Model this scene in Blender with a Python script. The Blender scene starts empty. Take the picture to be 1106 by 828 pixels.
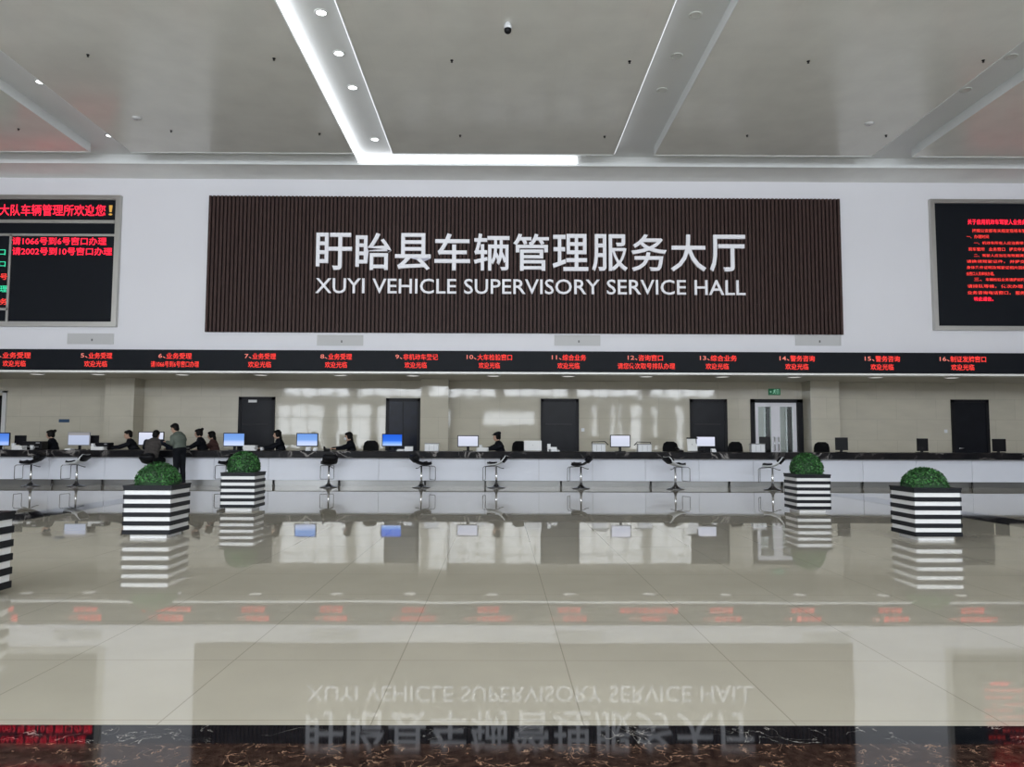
import bpy, bmesh, math, random
from mathutils import Vector, Matrix, Euler

random.seed(7)
R = math.radians
SC = bpy.context.scene
COL = SC.collection

# ------------------------------------------------------------------ camera
CAM_H = 1.2
cam_d = bpy.data.cameras.new('camera')
cam = bpy.data.objects.new('camera', cam_d)
COL.objects.link(cam)
cam_d.sensor_width = 36.0
cam_d.sensor_fit = 'HORIZONTAL'
F_PX = 831.0
cam_d.lens = F_PX / 1106 * 36
cam_d.shift_x = 0.0072
cam_d.clip_end = 300
cam.location = (0, 0, CAM_H)
ROT = Matrix.Rotation(R(-0.35), 4, 'Z') @ Matrix.Rotation(R(90 + 4.2), 4, 'X') @ Matrix.Rotation(R(0.2), 4, 'Z')
cam.rotation_euler = ROT.to_euler()
SC.camera = cam
_M3 = ROT.to_3x3()


def ray(px, py):
    x = (px - 553 + 0.0072 * 1106) / F_PX
    y = (414 - py) / F_PX
    return (_M3 @ Vector((x, y, -1))).normalized()


def onY(px, py, Y):
    d = ray(px, py)
    return Vector((0, 0, CAM_H)) + d * (Y / d.y)


def onZ(px, py, Z):
    d = ray(px, py)
    return Vector((0, 0, CAM_H)) + d * ((Z - CAM_H) / d.z)


def XY(px, Y, py=480):
    return onY(px, py, Y).x


# ------------------------------------------------------------------ materials
def nt(name):
    m = bpy.data.materials.new(name)
    m.use_nodes = True
    t = m.node_tree
    b = t.nodes['Principled BSDF']
    return m, t, b


def mat(name, col, rough=0.5, metal=0.0, spec=0.5, emit=None, estr=0.0, var=0.0, vscale=3.0, bump=0.0, bscale=20.0, coat=0.0):
    m, t, b = nt(name)
    b.inputs['Base Color'].default_value = (*col, 1)
    b.inputs['Roughness'].default_value = rough
    b.inputs['Metallic'].default_value = metal
    b.inputs['Specular IOR Level'].default_value = spec
    b.inputs['Coat Weight'].default_value = coat
    if emit:
        b.inputs['Emission Color'].default_value = (*emit, 1)
        b.inputs['Emission Strength'].default_value = estr
    if var > 0 or bump > 0:
        tc = t.nodes.new('ShaderNodeTexCoord')
    if var > 0:
        n = t.nodes.new('ShaderNodeTexNoise')
        n.inputs['Scale'].default_value = vscale
        n.inputs['Detail'].default_value = 6
        t.links.new(tc.outputs['Object'], n.inputs['Vector'])
        r = t.nodes.new('ShaderNodeValToRGB')
        r.color_ramp.elements[0].position = 0.3
        r.color_ramp.elements[1].position = 0.7
        r.color_ramp.elements[0].color = (*[max(0, c * (1 - var)) for c in col], 1)
        r.color_ramp.elements[1].color = (*[min(1, c * (1 + var)) for c in col], 1)
        t.links.new(n.outputs['Fac'], r.inputs['Fac'])
        t.links.new(r.outputs['Color'], b.inputs['Base Color'])
    if bump > 0:
        n2 = t.nodes.new('ShaderNodeTexNoise')
        n2.inputs['Scale'].default_value = bscale
        n2.inputs['Detail'].default_value = 4
        t.links.new(tc.outputs['Object'], n2.inputs['Vector'])
        bp = t.nodes.new('ShaderNodeBump')
        bp.inputs['Strength'].default_value = bump
        bp.inputs['Distance'].default_value = 0.02
        t.links.new(n2.outputs['Fac'], bp.inputs['Height'])
        t.links.new(bp.outputs['Normal'], b.inputs['Normal'])
    return m


def tile_mat(name, c1, c2, cm, sx, sz, rough, mapping='XZ', mortar=0.004, wave=0.0, offset=0.0, spec=0.5, wscale=1.0, ax=0.0, az=0.0):
    m, t, b = nt(name)
    b.inputs['Roughness'].default_value = rough
    b.inputs['Specular IOR Level'].default_value = spec
    tc = t.nodes.new('ShaderNodeTexCoord')
    sep = t.nodes.new('ShaderNodeSeparateXYZ')
    cmb = t.nodes.new('ShaderNodeCombineXYZ')
    t.links.new(tc.outputs['Object'], sep.inputs[0])
    t.links.new(sep.outputs[mapping[0]], cmb.inputs['X'])
    t.links.new(sep.outputs[mapping[1]], cmb.inputs['Y'])
    mp = t.nodes.new('ShaderNodeMapping')
    mp.inputs['Location'].default_value = (ax, az, 0)
    t.links.new(cmb.outputs[0], mp.inputs['Vector'])
    br = t.nodes.new('ShaderNodeTexBrick')
    br.offset = offset
    br.inputs['Scale'].default_value = 1
    br.inputs['Brick Width'].default_value = sx
    br.inputs['Row Height'].default_value = sz
    br.inputs['Mortar Size'].default_value = mortar
    br.inputs['Mortar Smooth'].default_value = 0.1
    br.inputs['Color1'].default_value = (*c1, 1)
    br.inputs['Color2'].default_value = (*c2, 1)
    br.inputs['Mortar'].default_value = (*cm, 1)
    t.links.new(mp.outputs[0], br.inputs['Vector'])
    n = t.nodes.new('ShaderNodeTexNoise')
    n.inputs['Scale'].default_value = 1.5
    n.inputs['Detail'].default_value = 8
    mpn = t.nodes.new('ShaderNodeMapping')
    mpn.inputs['Scale'].default_value = (1, 1, 3)
    t.links.new(tc.outputs['Object'], mpn.inputs['Vector'])
    t.links.new(mpn.outputs[0], n.inputs['Vector'])
    mix = t.nodes.new('ShaderNodeMix')
    mix.data_type = 'RGBA'
    mix.blend_type = 'MULTIPLY'
    mix.inputs[0].default_value = 0.25
    r = t.nodes.new('ShaderNodeValToRGB')
    r.color_ramp.elements[0].position = 0.3
    r.color_ramp.elements[0].color = (0.7, 0.7, 0.7, 1)
    r.color_ramp.elements[1].position = 0.65
    t.links.new(n.outputs['Fac'], r.inputs['Fac'])
    t.links.new(br.outputs['Color'], mix.inputs[6])
    t.links.new(r.outputs['Color'], mix.inputs[7])
    t.links.new(mix.outputs[2], b.inputs['Base Color'])
    if wave > 0:
        n2 = t.nodes.new('ShaderNodeTexNoise')
        n2.inputs['Scale'].default_value = wscale
        n2.inputs['Detail'].default_value = 1
        t.links.new(tc.outputs['Object'], n2.inputs['Vector'])
        bp = t.nodes.new('ShaderNodeBump')
        bp.inputs['Strength'].default_value = 1.0
        bp.inputs['Distance'].default_value = wave
        t.links.new(n2.outputs['Fac'], bp.inputs['Height'])
        t.links.new(bp.outputs['Normal'], b.inputs['Normal'])
    return m


def marble_mat(name, base, second, vein, vscale, rough, vw=0.03, seam=None, spec=0.5):
    m, t, b = nt(name)
    b.inputs['Roughness'].default_value = rough
    b.inputs['Specular IOR Level'].default_value = spec
    tc = t.nodes.new('ShaderNodeTexCoord')
    n0 = t.nodes.new('ShaderNodeTexNoise')
    n0.inputs['Scale'].default_value = vscale * 2.2
    n0.inputs['Detail'].default_value = 6
    t.links.new(tc.outputs['Object'], n0.inputs['Vector'])
    r0 = t.nodes.new('ShaderNodeValToRGB')
    r0.color_ramp.elements[0].position = 0.4
    r0.color_ramp.elements[0].color = (*base, 1)
    r0.color_ramp.elements[1].position = 0.65
    r0.color_ramp.elements[1].color = (*second, 1)
    t.links.new(n0.outputs['Fac'], r0.inputs['Fac'])
    # ridged noise veins
    n1 = t.nodes.new('ShaderNodeTexNoise')
    n1.inputs['Scale'].default_value = vscale
    n1.inputs['Detail'].default_value = 5
    n1.inputs['Distortion'].default_value = 1.3
    t.links.new(tc.outputs['Object'], n1.inputs['Vector'])
    s = t.nodes.new('ShaderNodeMath'); s.operation = 'SUBTRACT'; s.inputs[1].default_value = 0.5
    a = t.nodes.new('ShaderNodeMath'); a.operation = 'ABSOLUTE'
    t.links.new(n1.outputs['Fac'], s.inputs[0]); t.links.new(s.outputs[0], a.inputs[0])
    r1 = t.nodes.new('ShaderNodeValToRGB')
    r1.color_ramp.elements[0].position = 0.0
    r1.color_ramp.elements[0].color = (1, 1, 1, 1)
    r1.color_ramp.elements[1].position = vw
    r1.color_ramp.elements[1].color = (0, 0, 0, 1)
    t.links.new(a.outputs[0], r1.inputs['Fac'])
    # break veins up
    n2 = t.nodes.new('ShaderNodeTexNoise')
    n2.inputs['Scale'].default_value = vscale * 0.9
    t.links.new(tc.outputs['Object'], n2.inputs['Vector'])
    r2 = t.nodes.new('ShaderNodeValToRGB')
    r2.color_ramp.elements[0].position = 0.48
    r2.color_ramp.elements[0].color = (0, 0, 0, 1)
    r2.color_ramp.elements[1].position = 0.58
    r2.color_ramp.elements[1].color = (1, 1, 1, 1)
    t.links.new(n2.outputs['Fac'], r2.inputs['Fac'])
    mu = t.nodes.new('ShaderNodeMath'); mu.operation = 'MULTIPLY'
    t.links.new(r1.outputs['Color'], mu.inputs[0]); t.links.new(r2.outputs['Color'], mu.inputs[1])
    mix = t.nodes.new('ShaderNodeMix'); mix.data_type = 'RGBA'
    t.links.new(mu.outputs[0], mix.inputs[0])
    t.links.new(r0.outputs['Color'], mix.inputs[6])
    mix.inputs[7].default_value = (*vein, 1)
    t.links.new(mix.outputs[2], b.inputs['Base Color'])
    return m


def emis(name, col, strength):
    m = bpy.data.materials.new(name); m.use_nodes = True
    t = m.node_tree; t.nodes.clear()
    e = t.nodes.new('ShaderNodeEmission')
    e.inputs['Color'].default_value = (*col, 1); e.inputs['Strength'].default_value = strength
    o = t.nodes.new('ShaderNodeOutputMaterial'); t.links.new(e.outputs[0], o.inputs[0])
    return m


def screen_mat(name, stops, strength, rows=0):
    """screen content: vertical gradient in the screen's own height"""
    m = bpy.data.materials.new(name); m.use_nodes = True
    t = m.node_tree; t.nodes.clear()
    tc = t.nodes.new('ShaderNodeTexCoord'); sp = t.nodes.new('ShaderNodeSeparateXYZ')
    t.links.new(tc.outputs['Generated'], sp.inputs[0])
    r = t.nodes.new('ShaderNodeValToRGB')
    r.color_ramp.elements[0].position = stops[0][0]; r.color_ramp.elements[0].color = (*stops[0][1], 1)
    r.color_ramp.elements[1].position = stops[-1][0]; r.color_ramp.elements[1].color = (*stops[-1][1], 1)
    for p, c in stops[1:-1]:
        e = r.color_ramp.elements.new(p); e.color = (*c, 1)
    t.links.new(sp.outputs['Z'], r.inputs['Fac'])
    e = t.nodes.new('ShaderNodeEmission'); e.inputs['Strength'].default_value = strength
    t.links.new(r.outputs['Color'], e.inputs['Color'])
    o = t.nodes.new('ShaderNodeOutputMaterial'); t.links.new(e.outputs[0], o.inputs[0])
    return m


def leaf_mat():
    m, t, b = nt('boxwood_leaf')
    g = t.nodes.new('ShaderNodeNewGeometry')
    r = t.nodes.new('ShaderNodeValToRGB')
    r.color_ramp.elements[0].color = (0.006, 0.03, 0.008, 1)
    r.color_ramp.elements[1].color = (0.06, 0.24, 0.05, 1)
    e = r.color_ramp.elements.new(0.6); e.color = (0.02, 0.095, 0.02, 1)
    t.links.new(g.outputs['Random Per Island'], r.inputs['Fac'])
    t.links.new(r.outputs['Color'], b.inputs['Base Color'])
    b.inputs['Roughness'].default_value = 0.5
    return m


M = dict(
    wall=mat('white_wall_paint', (0.75, 0.748, 0.79), 0.55, var=0.015, vscale=0.5),
    recess=mat('coffer_paint', (0.72, 0.74, 0.74), 0.5, var=0.02, vscale=1),
    ceil=tile_mat('ceiling_panel', (0.80, 0.805, 0.76), (0.81, 0.815, 0.77), (0.78, 0.785, 0.745), 1.2, 0.6, 0.2, 'XY', 0.004, wave=0.0),
    lowceil=mat('low_ceiling_board', (0.62, 0.59, 0.51), 0.5, var=0.02),
    stone=tile_mat('beige_wall_tile', (0.54, 0.505, 0.41), (0.57, 0.53, 0.435), (0.42, 0.395, 0.315), 1.2, 0.62, 0.045, 'XZ', 0.004, wave=0.0012, wscale=2.2, offset=0.5),
    floor=tile_mat('cream_floor_tile', (0.505, 0.467, 0.386), (0.515, 0.477, 0.396), (0.36, 0.33, 0.27), 0.9, 0.9, 0.02, 'XY', 0.0032, wave=0.0005, wscale=1.3, ax=-0.36, az=0.2),
    blackm=marble_mat('black_marble', (0.006, 0.007, 0.009), (0.012, 0.012, 0.014), (0.45, 0.42, 0.38), 5.0, 0.03, 0.005, spec=0.27),
    brownm=marble_mat('brown_marble', (0.018, 0.010, 0.008), (0.06, 0.034, 0.025), (0.42, 0.27, 0.18), 13.0, 0.05, 0.016, spec=0.3),
    counterm=marble_mat('counter_marble', (0.008, 0.008, 0.010), (0.018, 0.016, 0.017), (0.3, 0.28, 0.27), 1.6, 0.3, 0.035, spec=0.07),
    inlay=mat('dark_floor_inlay', (0.02, 0.02, 0.022), 0.03, var=0.2),
    steel=mat('brushed_steel', (0.62, 0.62, 0.6), 0.22, 1.0, bump=0.05, bscale=60),
    kick=mat('kick_plate_steel', (0.19, 0.19, 0.185), 0.3, 0.8),
    chrome=mat('chrome', (0.75, 0.75, 0.77), 0.12, 1.0),
    darkchrome=mat('dark_chrome', (0.16, 0.16, 0.165), 0.2, 1.0),
    panelw=mat('white_counter_panel', (0.70, 0.72, 0.79), 0.3, var=0.01, spec=0.3),
    door=mat('dark_door_leaf', (0.011, 0.012, 0.016), 0.3, var=0.15, vscale=4, spec=0.12),
    doorb=mat('dark_blue_glass_door', (0.006, 0.009, 0.02), 0.2, var=0.4, vscale=5, spec=0.1),
    frame=mat('dark_door_frame', (0.014, 0.014, 0.017), 0.4, spec=0.12),
    alu=mat('white_aluminium', (0.78, 0.77, 0.82), 0.3),
    alud=mat('light_door_trim', (0.65, 0.65, 0.64), 0.35),
    sign=mat('brown_slat', (0.056, 0.033, 0.030), 0.5, var=0.1, vscale=8, spec=0.15),
    signback=mat('brown_sign_backing', (0.008, 0.005, 0.005), 0.6, spec=0.12),
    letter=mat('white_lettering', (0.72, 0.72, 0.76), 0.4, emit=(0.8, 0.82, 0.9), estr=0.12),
    letters=mat('letter_side', (0.5, 0.5, 0.55), 0.4),
    boardframe=mat('board_frame_metal', (0.5, 0.49, 0.46), 0.3, 0.85),
    ledblack=mat('led_black', (0.008, 0.010, 0.014), 0.5, spec=0.12),
    ledred=emis('led_red', (1.0, 0.02, 0.05), 1.9),
    ledred2=emis('led_red_soft', (1.0, 0.06, 0.05), 1.15),
    ledpale=emis('led_pale_red', (0.9, 0.25, 0.2), 0.9),
    ledyel=emis('led_amber', (0.8, 0.45, 0.1), 0.8),
    ledgreen=emis('led_green', (0.05, 0.75, 0.4), 1.1),
    vent=mat('vent_grey', (0.56, 0.56, 0.565), 0.5),
    ventd=mat('vent_dark', (0.15, 0.15, 0.15), 0.6),
    trim=mat('light_grey_trim', (0.82, 0.82, 0.8), 0.35),
    cove=emis('cove_light_on', (0.93, 0.96, 1.0), 3.6),
    covedim=emis('cove_light_dim', (0.93, 0.96, 1.0), 1.1),
    lampon=emis('downlight_on', (0.95, 0.97, 1.0), 6.0),
    lampdim=emis('downlight_counter', (1.0, 0.99, 0.95), 0.6),
    lampoff=mat('downlight_off', (0.7, 0.72, 0.7), 0.25),
    black=mat('black_plastic', (0.01, 0.01, 0.012), 0.4, spec=0.12),
    blackfab=mat('black_fabric', (0.008, 0.008, 0.009), 0.85, bump=0.2, bscale=200, spec=0.12),
    blackpad=mat('black_vinyl', (0.009, 0.009, 0.011), 0.45, spec=0.12),
    shell=mat('light_shell_plastic', (0.62, 0.64, 0.66), 0.35),
    white=mat('white_plastic', (0.72, 0.73, 0.75), 0.35),
    paper=mat('white_paper', (0.8, 0.8, 0.8), 0.7),
    greyp=mat('grey_plastic', (0.3, 0.3, 0.31), 0.4),
    potw=mat('planter_white', (0.72, 0.72, 0.72), 0.35),
    potb=mat('planter_black', (0.012, 0.013, 0.016), 0.4, spec=0.12),
    soil=mat('dark_soil', (0.012, 0.012, 0.01), 0.9, bump=0.5, bscale=60),
    leaf=leaf_mat(),
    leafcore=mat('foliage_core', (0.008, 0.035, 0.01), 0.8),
    skin=mat('skin', (0.52, 0.33, 0.24), 0.5),
    hair=mat('black_hair', (0.006, 0.005, 0.005), 0.45, bump=0.4, bscale=90, spec=0.12),
    lip=mat('lip', (0.35, 0.13, 0.11), 0.5),
    eye=mat('eye_dark', (0.02, 0.015, 0.012), 0.2),
    uniform=mat('black_uniform', (0.008, 0.009, 0.013), 0.8, bump=0.2, bscale=60, spec=0.12),
    navy=mat('dark_navy_sleeve', (0.012, 0.014, 0.022), 0.8, bump=0.2, bscale=60, spec=0.12),
    greyv=mat('dark_grey_vest', (0.06, 0.054, 0.052), 0.85, bump=0.2, bscale=80, spec=0.12),
    greenj=mat('grey_green_jacket', (0.115, 0.135, 0.115), 0.8, bump=0.3, bscale=40, spec=0.12),
    trous=mat('dark_trousers', (0.008, 0.009, 0.012), 0.8, bump=0.2, bscale=60, spec=0.12),
    maroon=mat('brown_red_coat', (0.10, 0.055, 0.05), 0.8, bump=0.2, bscale=60, spec=0.12),
    shoe=mat('black_shoe', (0.01, 0.01, 0.01), 0.35),
    exitg=mat('exit_green', (0.01, 0.14, 0.06), 0.4, emit=(0.01, 0.3, 0.12), estr=0.08),
    exitw=emis('exit_pale', (0.45, 0.9, 0.65), 0.55),
    blue=mat('blue_plate', (0.02, 0.06, 0.13), 0.4),
    glass=None,
    rail=mat('dark_rail', (0.03, 0.03, 0.034), 0.5, spec=0.2),
)
g, t, b = nt('clear_glass')
b.inputs['Base Color'].default_value = (0.8, 0.88, 0.86, 1)
b.inputs['Roughness'].default_value = 0.02
b.inputs['Transmission Weight'].default_value = 1.0
b.inputs['IOR'].default_value = 1.45
M['glass'] = g
BLUE_A = screen_mat('blue_screen', [(0.0, (0.35, 0.5, 0.9)), (0.22, (0.35, 0.5, 0.95)), (0.4, (0.12, 0.28, 0.8)), (1.0, (0.07, 0.2, 0.7))], 1.0)
BLUE_B = screen_mat('bright_blue_screen', [(0.0, (0.45, 0.6, 1.0)), (0.25, (0.2, 0.42, 1.0)), (0.45, (0.03, 0.16, 0.8)), (1.0, (0.02, 0.12, 0.72))], 1.0)
BLUE_C = screen_mat('pale_blue_screen', [(0.0, (0.6, 0.7, 0.95)), (0.3, (0.5, 0.62, 0.95)), (0.5, (0.2, 0.38, 0.8)), (1.0, (0.16, 0.32, 0.75))], 1.0)
WHITE_S = screen_mat('white_screen', [(0.0, (0.6, 0.64, 0.75)), (0.5, (0.62, 0.66, 0.8)), (1.0, (0.7, 0.72, 0.85))], 1.0)
GREY_S = screen_mat('grey_blue_screen', [(0.0, (0.42, 0.48, 0.62)), (0.8, (0.45, 0.5, 0.65)), (0.82, (0.28, 0.27, 0.28)), (1.0, (0.28, 0.27, 0.28))], 1.0)


# ------------------------------------------------------------------ mesh builder
class MB:
    def __init__(s):
        s.v = []; s.f = []; s.m = []; s.sm = []

    def add(s, vs, fs, mi=0, smooth=False):
        o = len(s.v)
        s.v += [tuple(v) for v in vs]
        s.f += [tuple(i + o for i in f) for f in fs]
        s.m += [mi] * len(fs); s.sm += [smooth] * len(fs)
        return s

    def box(s, x0, x1, y0, y1, z0, z1, mi=0, mtx=None):
        vs = [Vector((x, y, z)) for x in (x0, x1) for y in (y0, y1) for z in (z0, z1)]
        if mtx: vs = [mtx @ v for v in vs]
        fs = [(0, 1, 3, 2), (4, 6, 7, 5), (0, 4, 5, 1), (2, 3, 7, 6), (0, 2, 6, 4), (1, 5, 7, 3)]
        return s.add(vs, fs, mi)

    def rbox(s, cx, cy, cz, sx, sy, sz, r=0.01, mi=0, mtx=None, seg=2):
        """bevelled box"""
        bm = bmesh.new()
        bmesh.ops.create_cube(bm, size=1)
        for v in bm.verts: v.co = Vector((v.co.x * sx, v.co.y * sy, v.co.z * sz))
        bmesh.ops.bevel(bm, geom=list(bm.edges), offset=min(r, 0.45 * min(sx, sy, sz)), segments=seg, profile=0.5, affect='EDGES')
        for v in bm.verts:
            v.co = v.co + Vector((cx, cy, cz))
            if mtx: v.co = mtx @ v.co
        bm.verts.index_update()
        s.add([v.co for v in bm.verts], [[v.index for v in f.verts] for f in bm.faces], mi)
        bm.free(); return s

    def tube(s, pts, rad, n=10, mi=0, closed=False, smooth=True):
        pts = [Vector(p) for p in pts]
        rads = rad if isinstance(rad, (list, tuple)) else [rad] * len(pts)
        rings = []; prev = None
        N = len(pts)
        for i, p in enumerate(pts):
            if closed: d = pts[(i + 1) % N] - pts[i - 1]
            elif i == 0: d = pts[1] - p
            elif i == N - 1: d = p - pts[-2]
            else: d = (pts[i + 1] - p).normalized() + (p - pts[i - 1]).normalized()
            d.normalize()
            if prev is None:
                u = d.orthogonal().normalized()
            else:
                u = (prev - d * prev.dot(d)).normalized()
            prev = u
            w = d.cross(u)
            rings.append([p + (u * math.cos(2 * math.pi * k / n) + w * math.sin(2 * math.pi * k / n)) * rads[i] for k in range(n)])
        vs = [v for r in rings for v in r]; fs = []
        L = N if closed else N - 1
        for i in range(L):
            a = i * n; b_ = ((i + 1) % N) * n
            for k in range(n):
                fs.append((a + k, a + (k + 1) % n, b_ + (k + 1) % n, b_ + k))
        if not closed:
            fs.append(tuple(range(n - 1, -1, -1))); fs.append(tuple(range((N - 1) * n, N * n)))
        return s.add(vs, fs, mi, smooth)

    def lathe(s, prof, n=24, c=(0, 0, 0), mi=0, smooth=True, mtx=None):
        vs = []; fs = []
        for r, z in prof:
            for k in range(n):
                a = 2 * math.pi * k / n
                v = Vector((c[0] + r * math.cos(a), c[1] + r * math.sin(a), c[2] + z))
                vs.append(mtx @ v if mtx else v)
        for i in range(len(prof) - 1):
            for k in range(n):
                fs.append((i * n + k, i * n + (k + 1) % n, (i + 1) * n + (k + 1) % n, (i + 1) * n + k))
        fs.append(tuple(range(n - 1, -1, -1))); fs.append(tuple(range((len(prof) - 1) * n, len(prof) * n)))
        return s.add(vs, fs, mi, smooth)

    def ell(s, c, r, mi=0, n=16, m_=10, mtx=None):
        """ellipsoid"""
        c = Vector(c); vs = []; fs = []
        for i in range(m_ + 1):
            ph = math.pi * i / m_
            for k in range(n):
                a = 2 * math.pi * k / n
                l = Vector((r[0] * math.sin(ph) * math.cos(a), r[1] * math.sin(ph) * math.sin(a), r[2] * math.cos(ph)))
                if mtx: l = mtx @ l
                vs.append(c + l)
        for i in range(m_):
            for k in range(n):
                fs.append((i * n + k, (i + 1) * n + k, (i + 1) * n + (k + 1) % n, i * n + (k + 1) % n))
        return s.add(vs, fs, mi, True)

    def build(s, name, mats, parent=None, loc=None, voxel=None, smooth_it=0):
        me = bpy.data.meshes.new(name)
        me.from_pydata(s.v, [], s.f)
        if not isinstance(mats, (list, tuple)): mats = [mats]
        for m in mats: me.materials.append(m)
        for i, p in enumerate(me.polygons):
            p.material_index = s.m[i]; p.use_smooth = s.sm[i]
        bm = bmesh.new(); bm.from_mesh(me)
        bmesh.ops.remove_doubles(bm, verts=bm.verts, dist=1e-6)
        bmesh.ops.recalc_face_normals(bm, faces=bm.faces)
        bm.to_mesh(me); bm.free()
        o = bpy.data.objects.new(name, me); COL.objects.link(o)
        if voxel:
            rm = o.modifiers.new('r', 'REMESH'); rm.mode = 'VOXEL'; rm.voxel_size = voxel; rm.use_smooth_shade = True
            if smooth_it:
                sm = o.modifiers.new('s', 'SMOOTH'); sm.factor = 0.5; sm.iterations = smooth_it
            dg = bpy.context.evaluated_depsgraph_get()
            me2 = bpy.data.meshes.new_from_object(o.evaluated_get(dg))
            o.modifiers.clear(); o.data = me2; me2.name = name
            if not me2.materials:
                for m in mats: me2.materials.append(m)
            bpy.data.meshes.remove(me)
        if parent: o.parent = parent
        if loc is not None: o.location = loc
        return o


def tag(o, label=None, cat=None, group=None, kind=None):
    if label: o['label'] = label
    if cat: o['category'] = cat
    if group: o['group'] = group
    if kind: o['kind'] = kind
    return o


def empty(name, loc=(0, 0, 0), rz=0.0):
    o = bpy.data.objects.new(name, None); o.empty_display_size = 0.1
    COL.objects.link(o); o.location = loc; o.rotation_euler = (0, 0, rz)
    return o


def copy_tree(o, parent=None):
    c = o.copy(); COL.objects.link(c)
    if parent: c.parent = parent
    for ch in [x for x in list(COL.objects) if x.parent == o]:
        copy_tree(ch, c)
    return c


def text_mesh(s, name, m, parent, x0, x1, z0, z1, y, depth=0.0, bold=0.0, keep=False, side=None):
    """writing standing in a plane that faces -Y; fitted to the box x0..x1, z0..z1"""
    cu = bpy.data.curves.new('tmp', 'FONT')
    cu.body = s; cu.size = 1.0; cu.extrude = depth / 2 if depth else 0.0; cu.offset = bold
    cu.resolution_u = 3
    o = bpy.data.objects.new('tmp', cu); COL.objects.link(o)
    dg = bpy.context.evaluated_depsgraph_get()
    me = bpy.data.meshes.new_from_object(o.evaluated_get(dg))
    bpy.data.objects.remove(o); bpy.data.curves.remove(cu)
    xs = [v.co.x for v in me.vertices]; ys = [v.co.y for v in me.vertices]
    if not xs: return None
    ax, bx, ay, by = min(xs), max(xs), min(ys), max(ys)
    sx = (x1 - x0) / max(bx - ax, 1e-6); sy = (z1 - z0) / max(by - ay, 1e-6)
    if keep: sx = sy
    zf = 1.0
    for v in me.vertices:
        v.co = Vector((x0 + (v.co.x - ax) * sx, y - v.co.z * zf, z0 + (v.co.y - ay) * sy))
    me.materials.clear(); me.materials.append(m)
    ob = bpy.data.objects.new(name, me); COL.objects.link(ob); me.name = name
    if parent: ob.parent = parent
    return ob


# ------------------------------------------------------------------ the place: levels
ZC = 8.18            # main ceiling
YW = 20.3            # white upper wall
YB = 23.2            # stone back wall
XL, XR = -17.0, 17.0
YR = -9.0            # rear wall behind the photographer
ZL = 2.98            # low ceiling over the counter

# floor
f = MB(); yf = onZ(540, 783, 0).y; yk = onZ(540, 803, 0).y
f.box(XL, XR, yf, YB + 0.2, -0.2, 0.0); f.box(XL, XR, YR, yk - 1.2, -0.2, 0.0)  # second box: unseen cream floor behind the camera, added to bounce light upward
f.build('floor', M['floor'])
tag(bpy.data.objects['floor'], 'glossy cream tiled floor of the hall', 'floor', kind='structure')
f = MB(); f.box(XL, XR, yk, yf, -0.2, 0.0)
tag(f.build('trim_1', M['blackm']), 'black marble band across the floor nearest the cream tiles', 'floor band', kind='structure')
f = MB(); f.box(XL, XR, yk - 1.2, yk, -0.2, 0.0)
tag(f.build('trim_2', M['brownm']), 'brown veined marble floor along the bottom edge', 'floor band', kind='structure')
for i, (a, c) in enumerate([(-7.65, -7.0), (7.35, 8.02)]):
    f = MB(); f.box(a, c, yf + 0.9, 17.6, 0.0, 0.0012)
    tag(f.build('trim_%d' % (3 + i), M['inlay']), 'dark stone band inlaid in the floor on the %s side' % ('left' if i == 0 else 'right'), 'floor band', kind='structure')

# ceiling: panels with coffers
def zx(px, py): return onZ(px, py, ZC).x
COFF = []
for (l, r) in ((110, 153), (385, 427.5), (660, 704), (936, 979)):
    py = 173
    COFF.append((zx(l, py), zx(r, py)))
yT0 = onZ(560, 166.5, ZC).y; yT1 = onZ(560, 178, ZC).y
DEP = 0.21
print('COFF', COFF, yT0, yT1)
# add coffers outside the frame at the same pitch
pitch = (COFF[3][0] - COFF[0][0]) / 3
w_ = sum(b_ - a_ for a_, b_ in COFF) / 4
c = MB()
xs = [XL] + [v for ab in COFF for v in ab] + [XR]
TH = 0.06
for i in range(0, len(xs), 2):
    c.box(xs[i], xs[i + 1], YR, yT0, ZC, ZC + DEP + TH)
c.box(XL, XR, yT1, YW + 0.1, ZC, ZC + DEP + TH)
tag(c.build('ceiling', [M['ceil']]), 'grey glossy metal panel ceiling', 'ceiling', kind='structure')
c = MB()
c.box(XL, XR, YR, YW + 0.1, ZC + DEP, ZC + DEP + 0.2)
for a_, b_ in COFF:   # white painted cheeks of each coffer
    c.box(a_, a_ + 0.012, YR, yT0, ZC - 0.012, ZC + DEP)
    c.box(b_ - 0.012, b_, YR, yT0, ZC - 0.012, ZC + DEP)
c.box(XL, XR, yT1 - 0.02, yT1, ZC - 0.03, ZC + DEP)
for i in range(0, len(xs), 2):
    c.box(xs[i], xs[i + 1], yT0 - 0.0, yT0 + 0.012, ZC - 0.01, ZC + DEP)
tag(c.build('trim_5', [M['recess']]), 'white painted light coffers and channel let into the ceiling', 'ceiling coffer', kind='structure')

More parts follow.
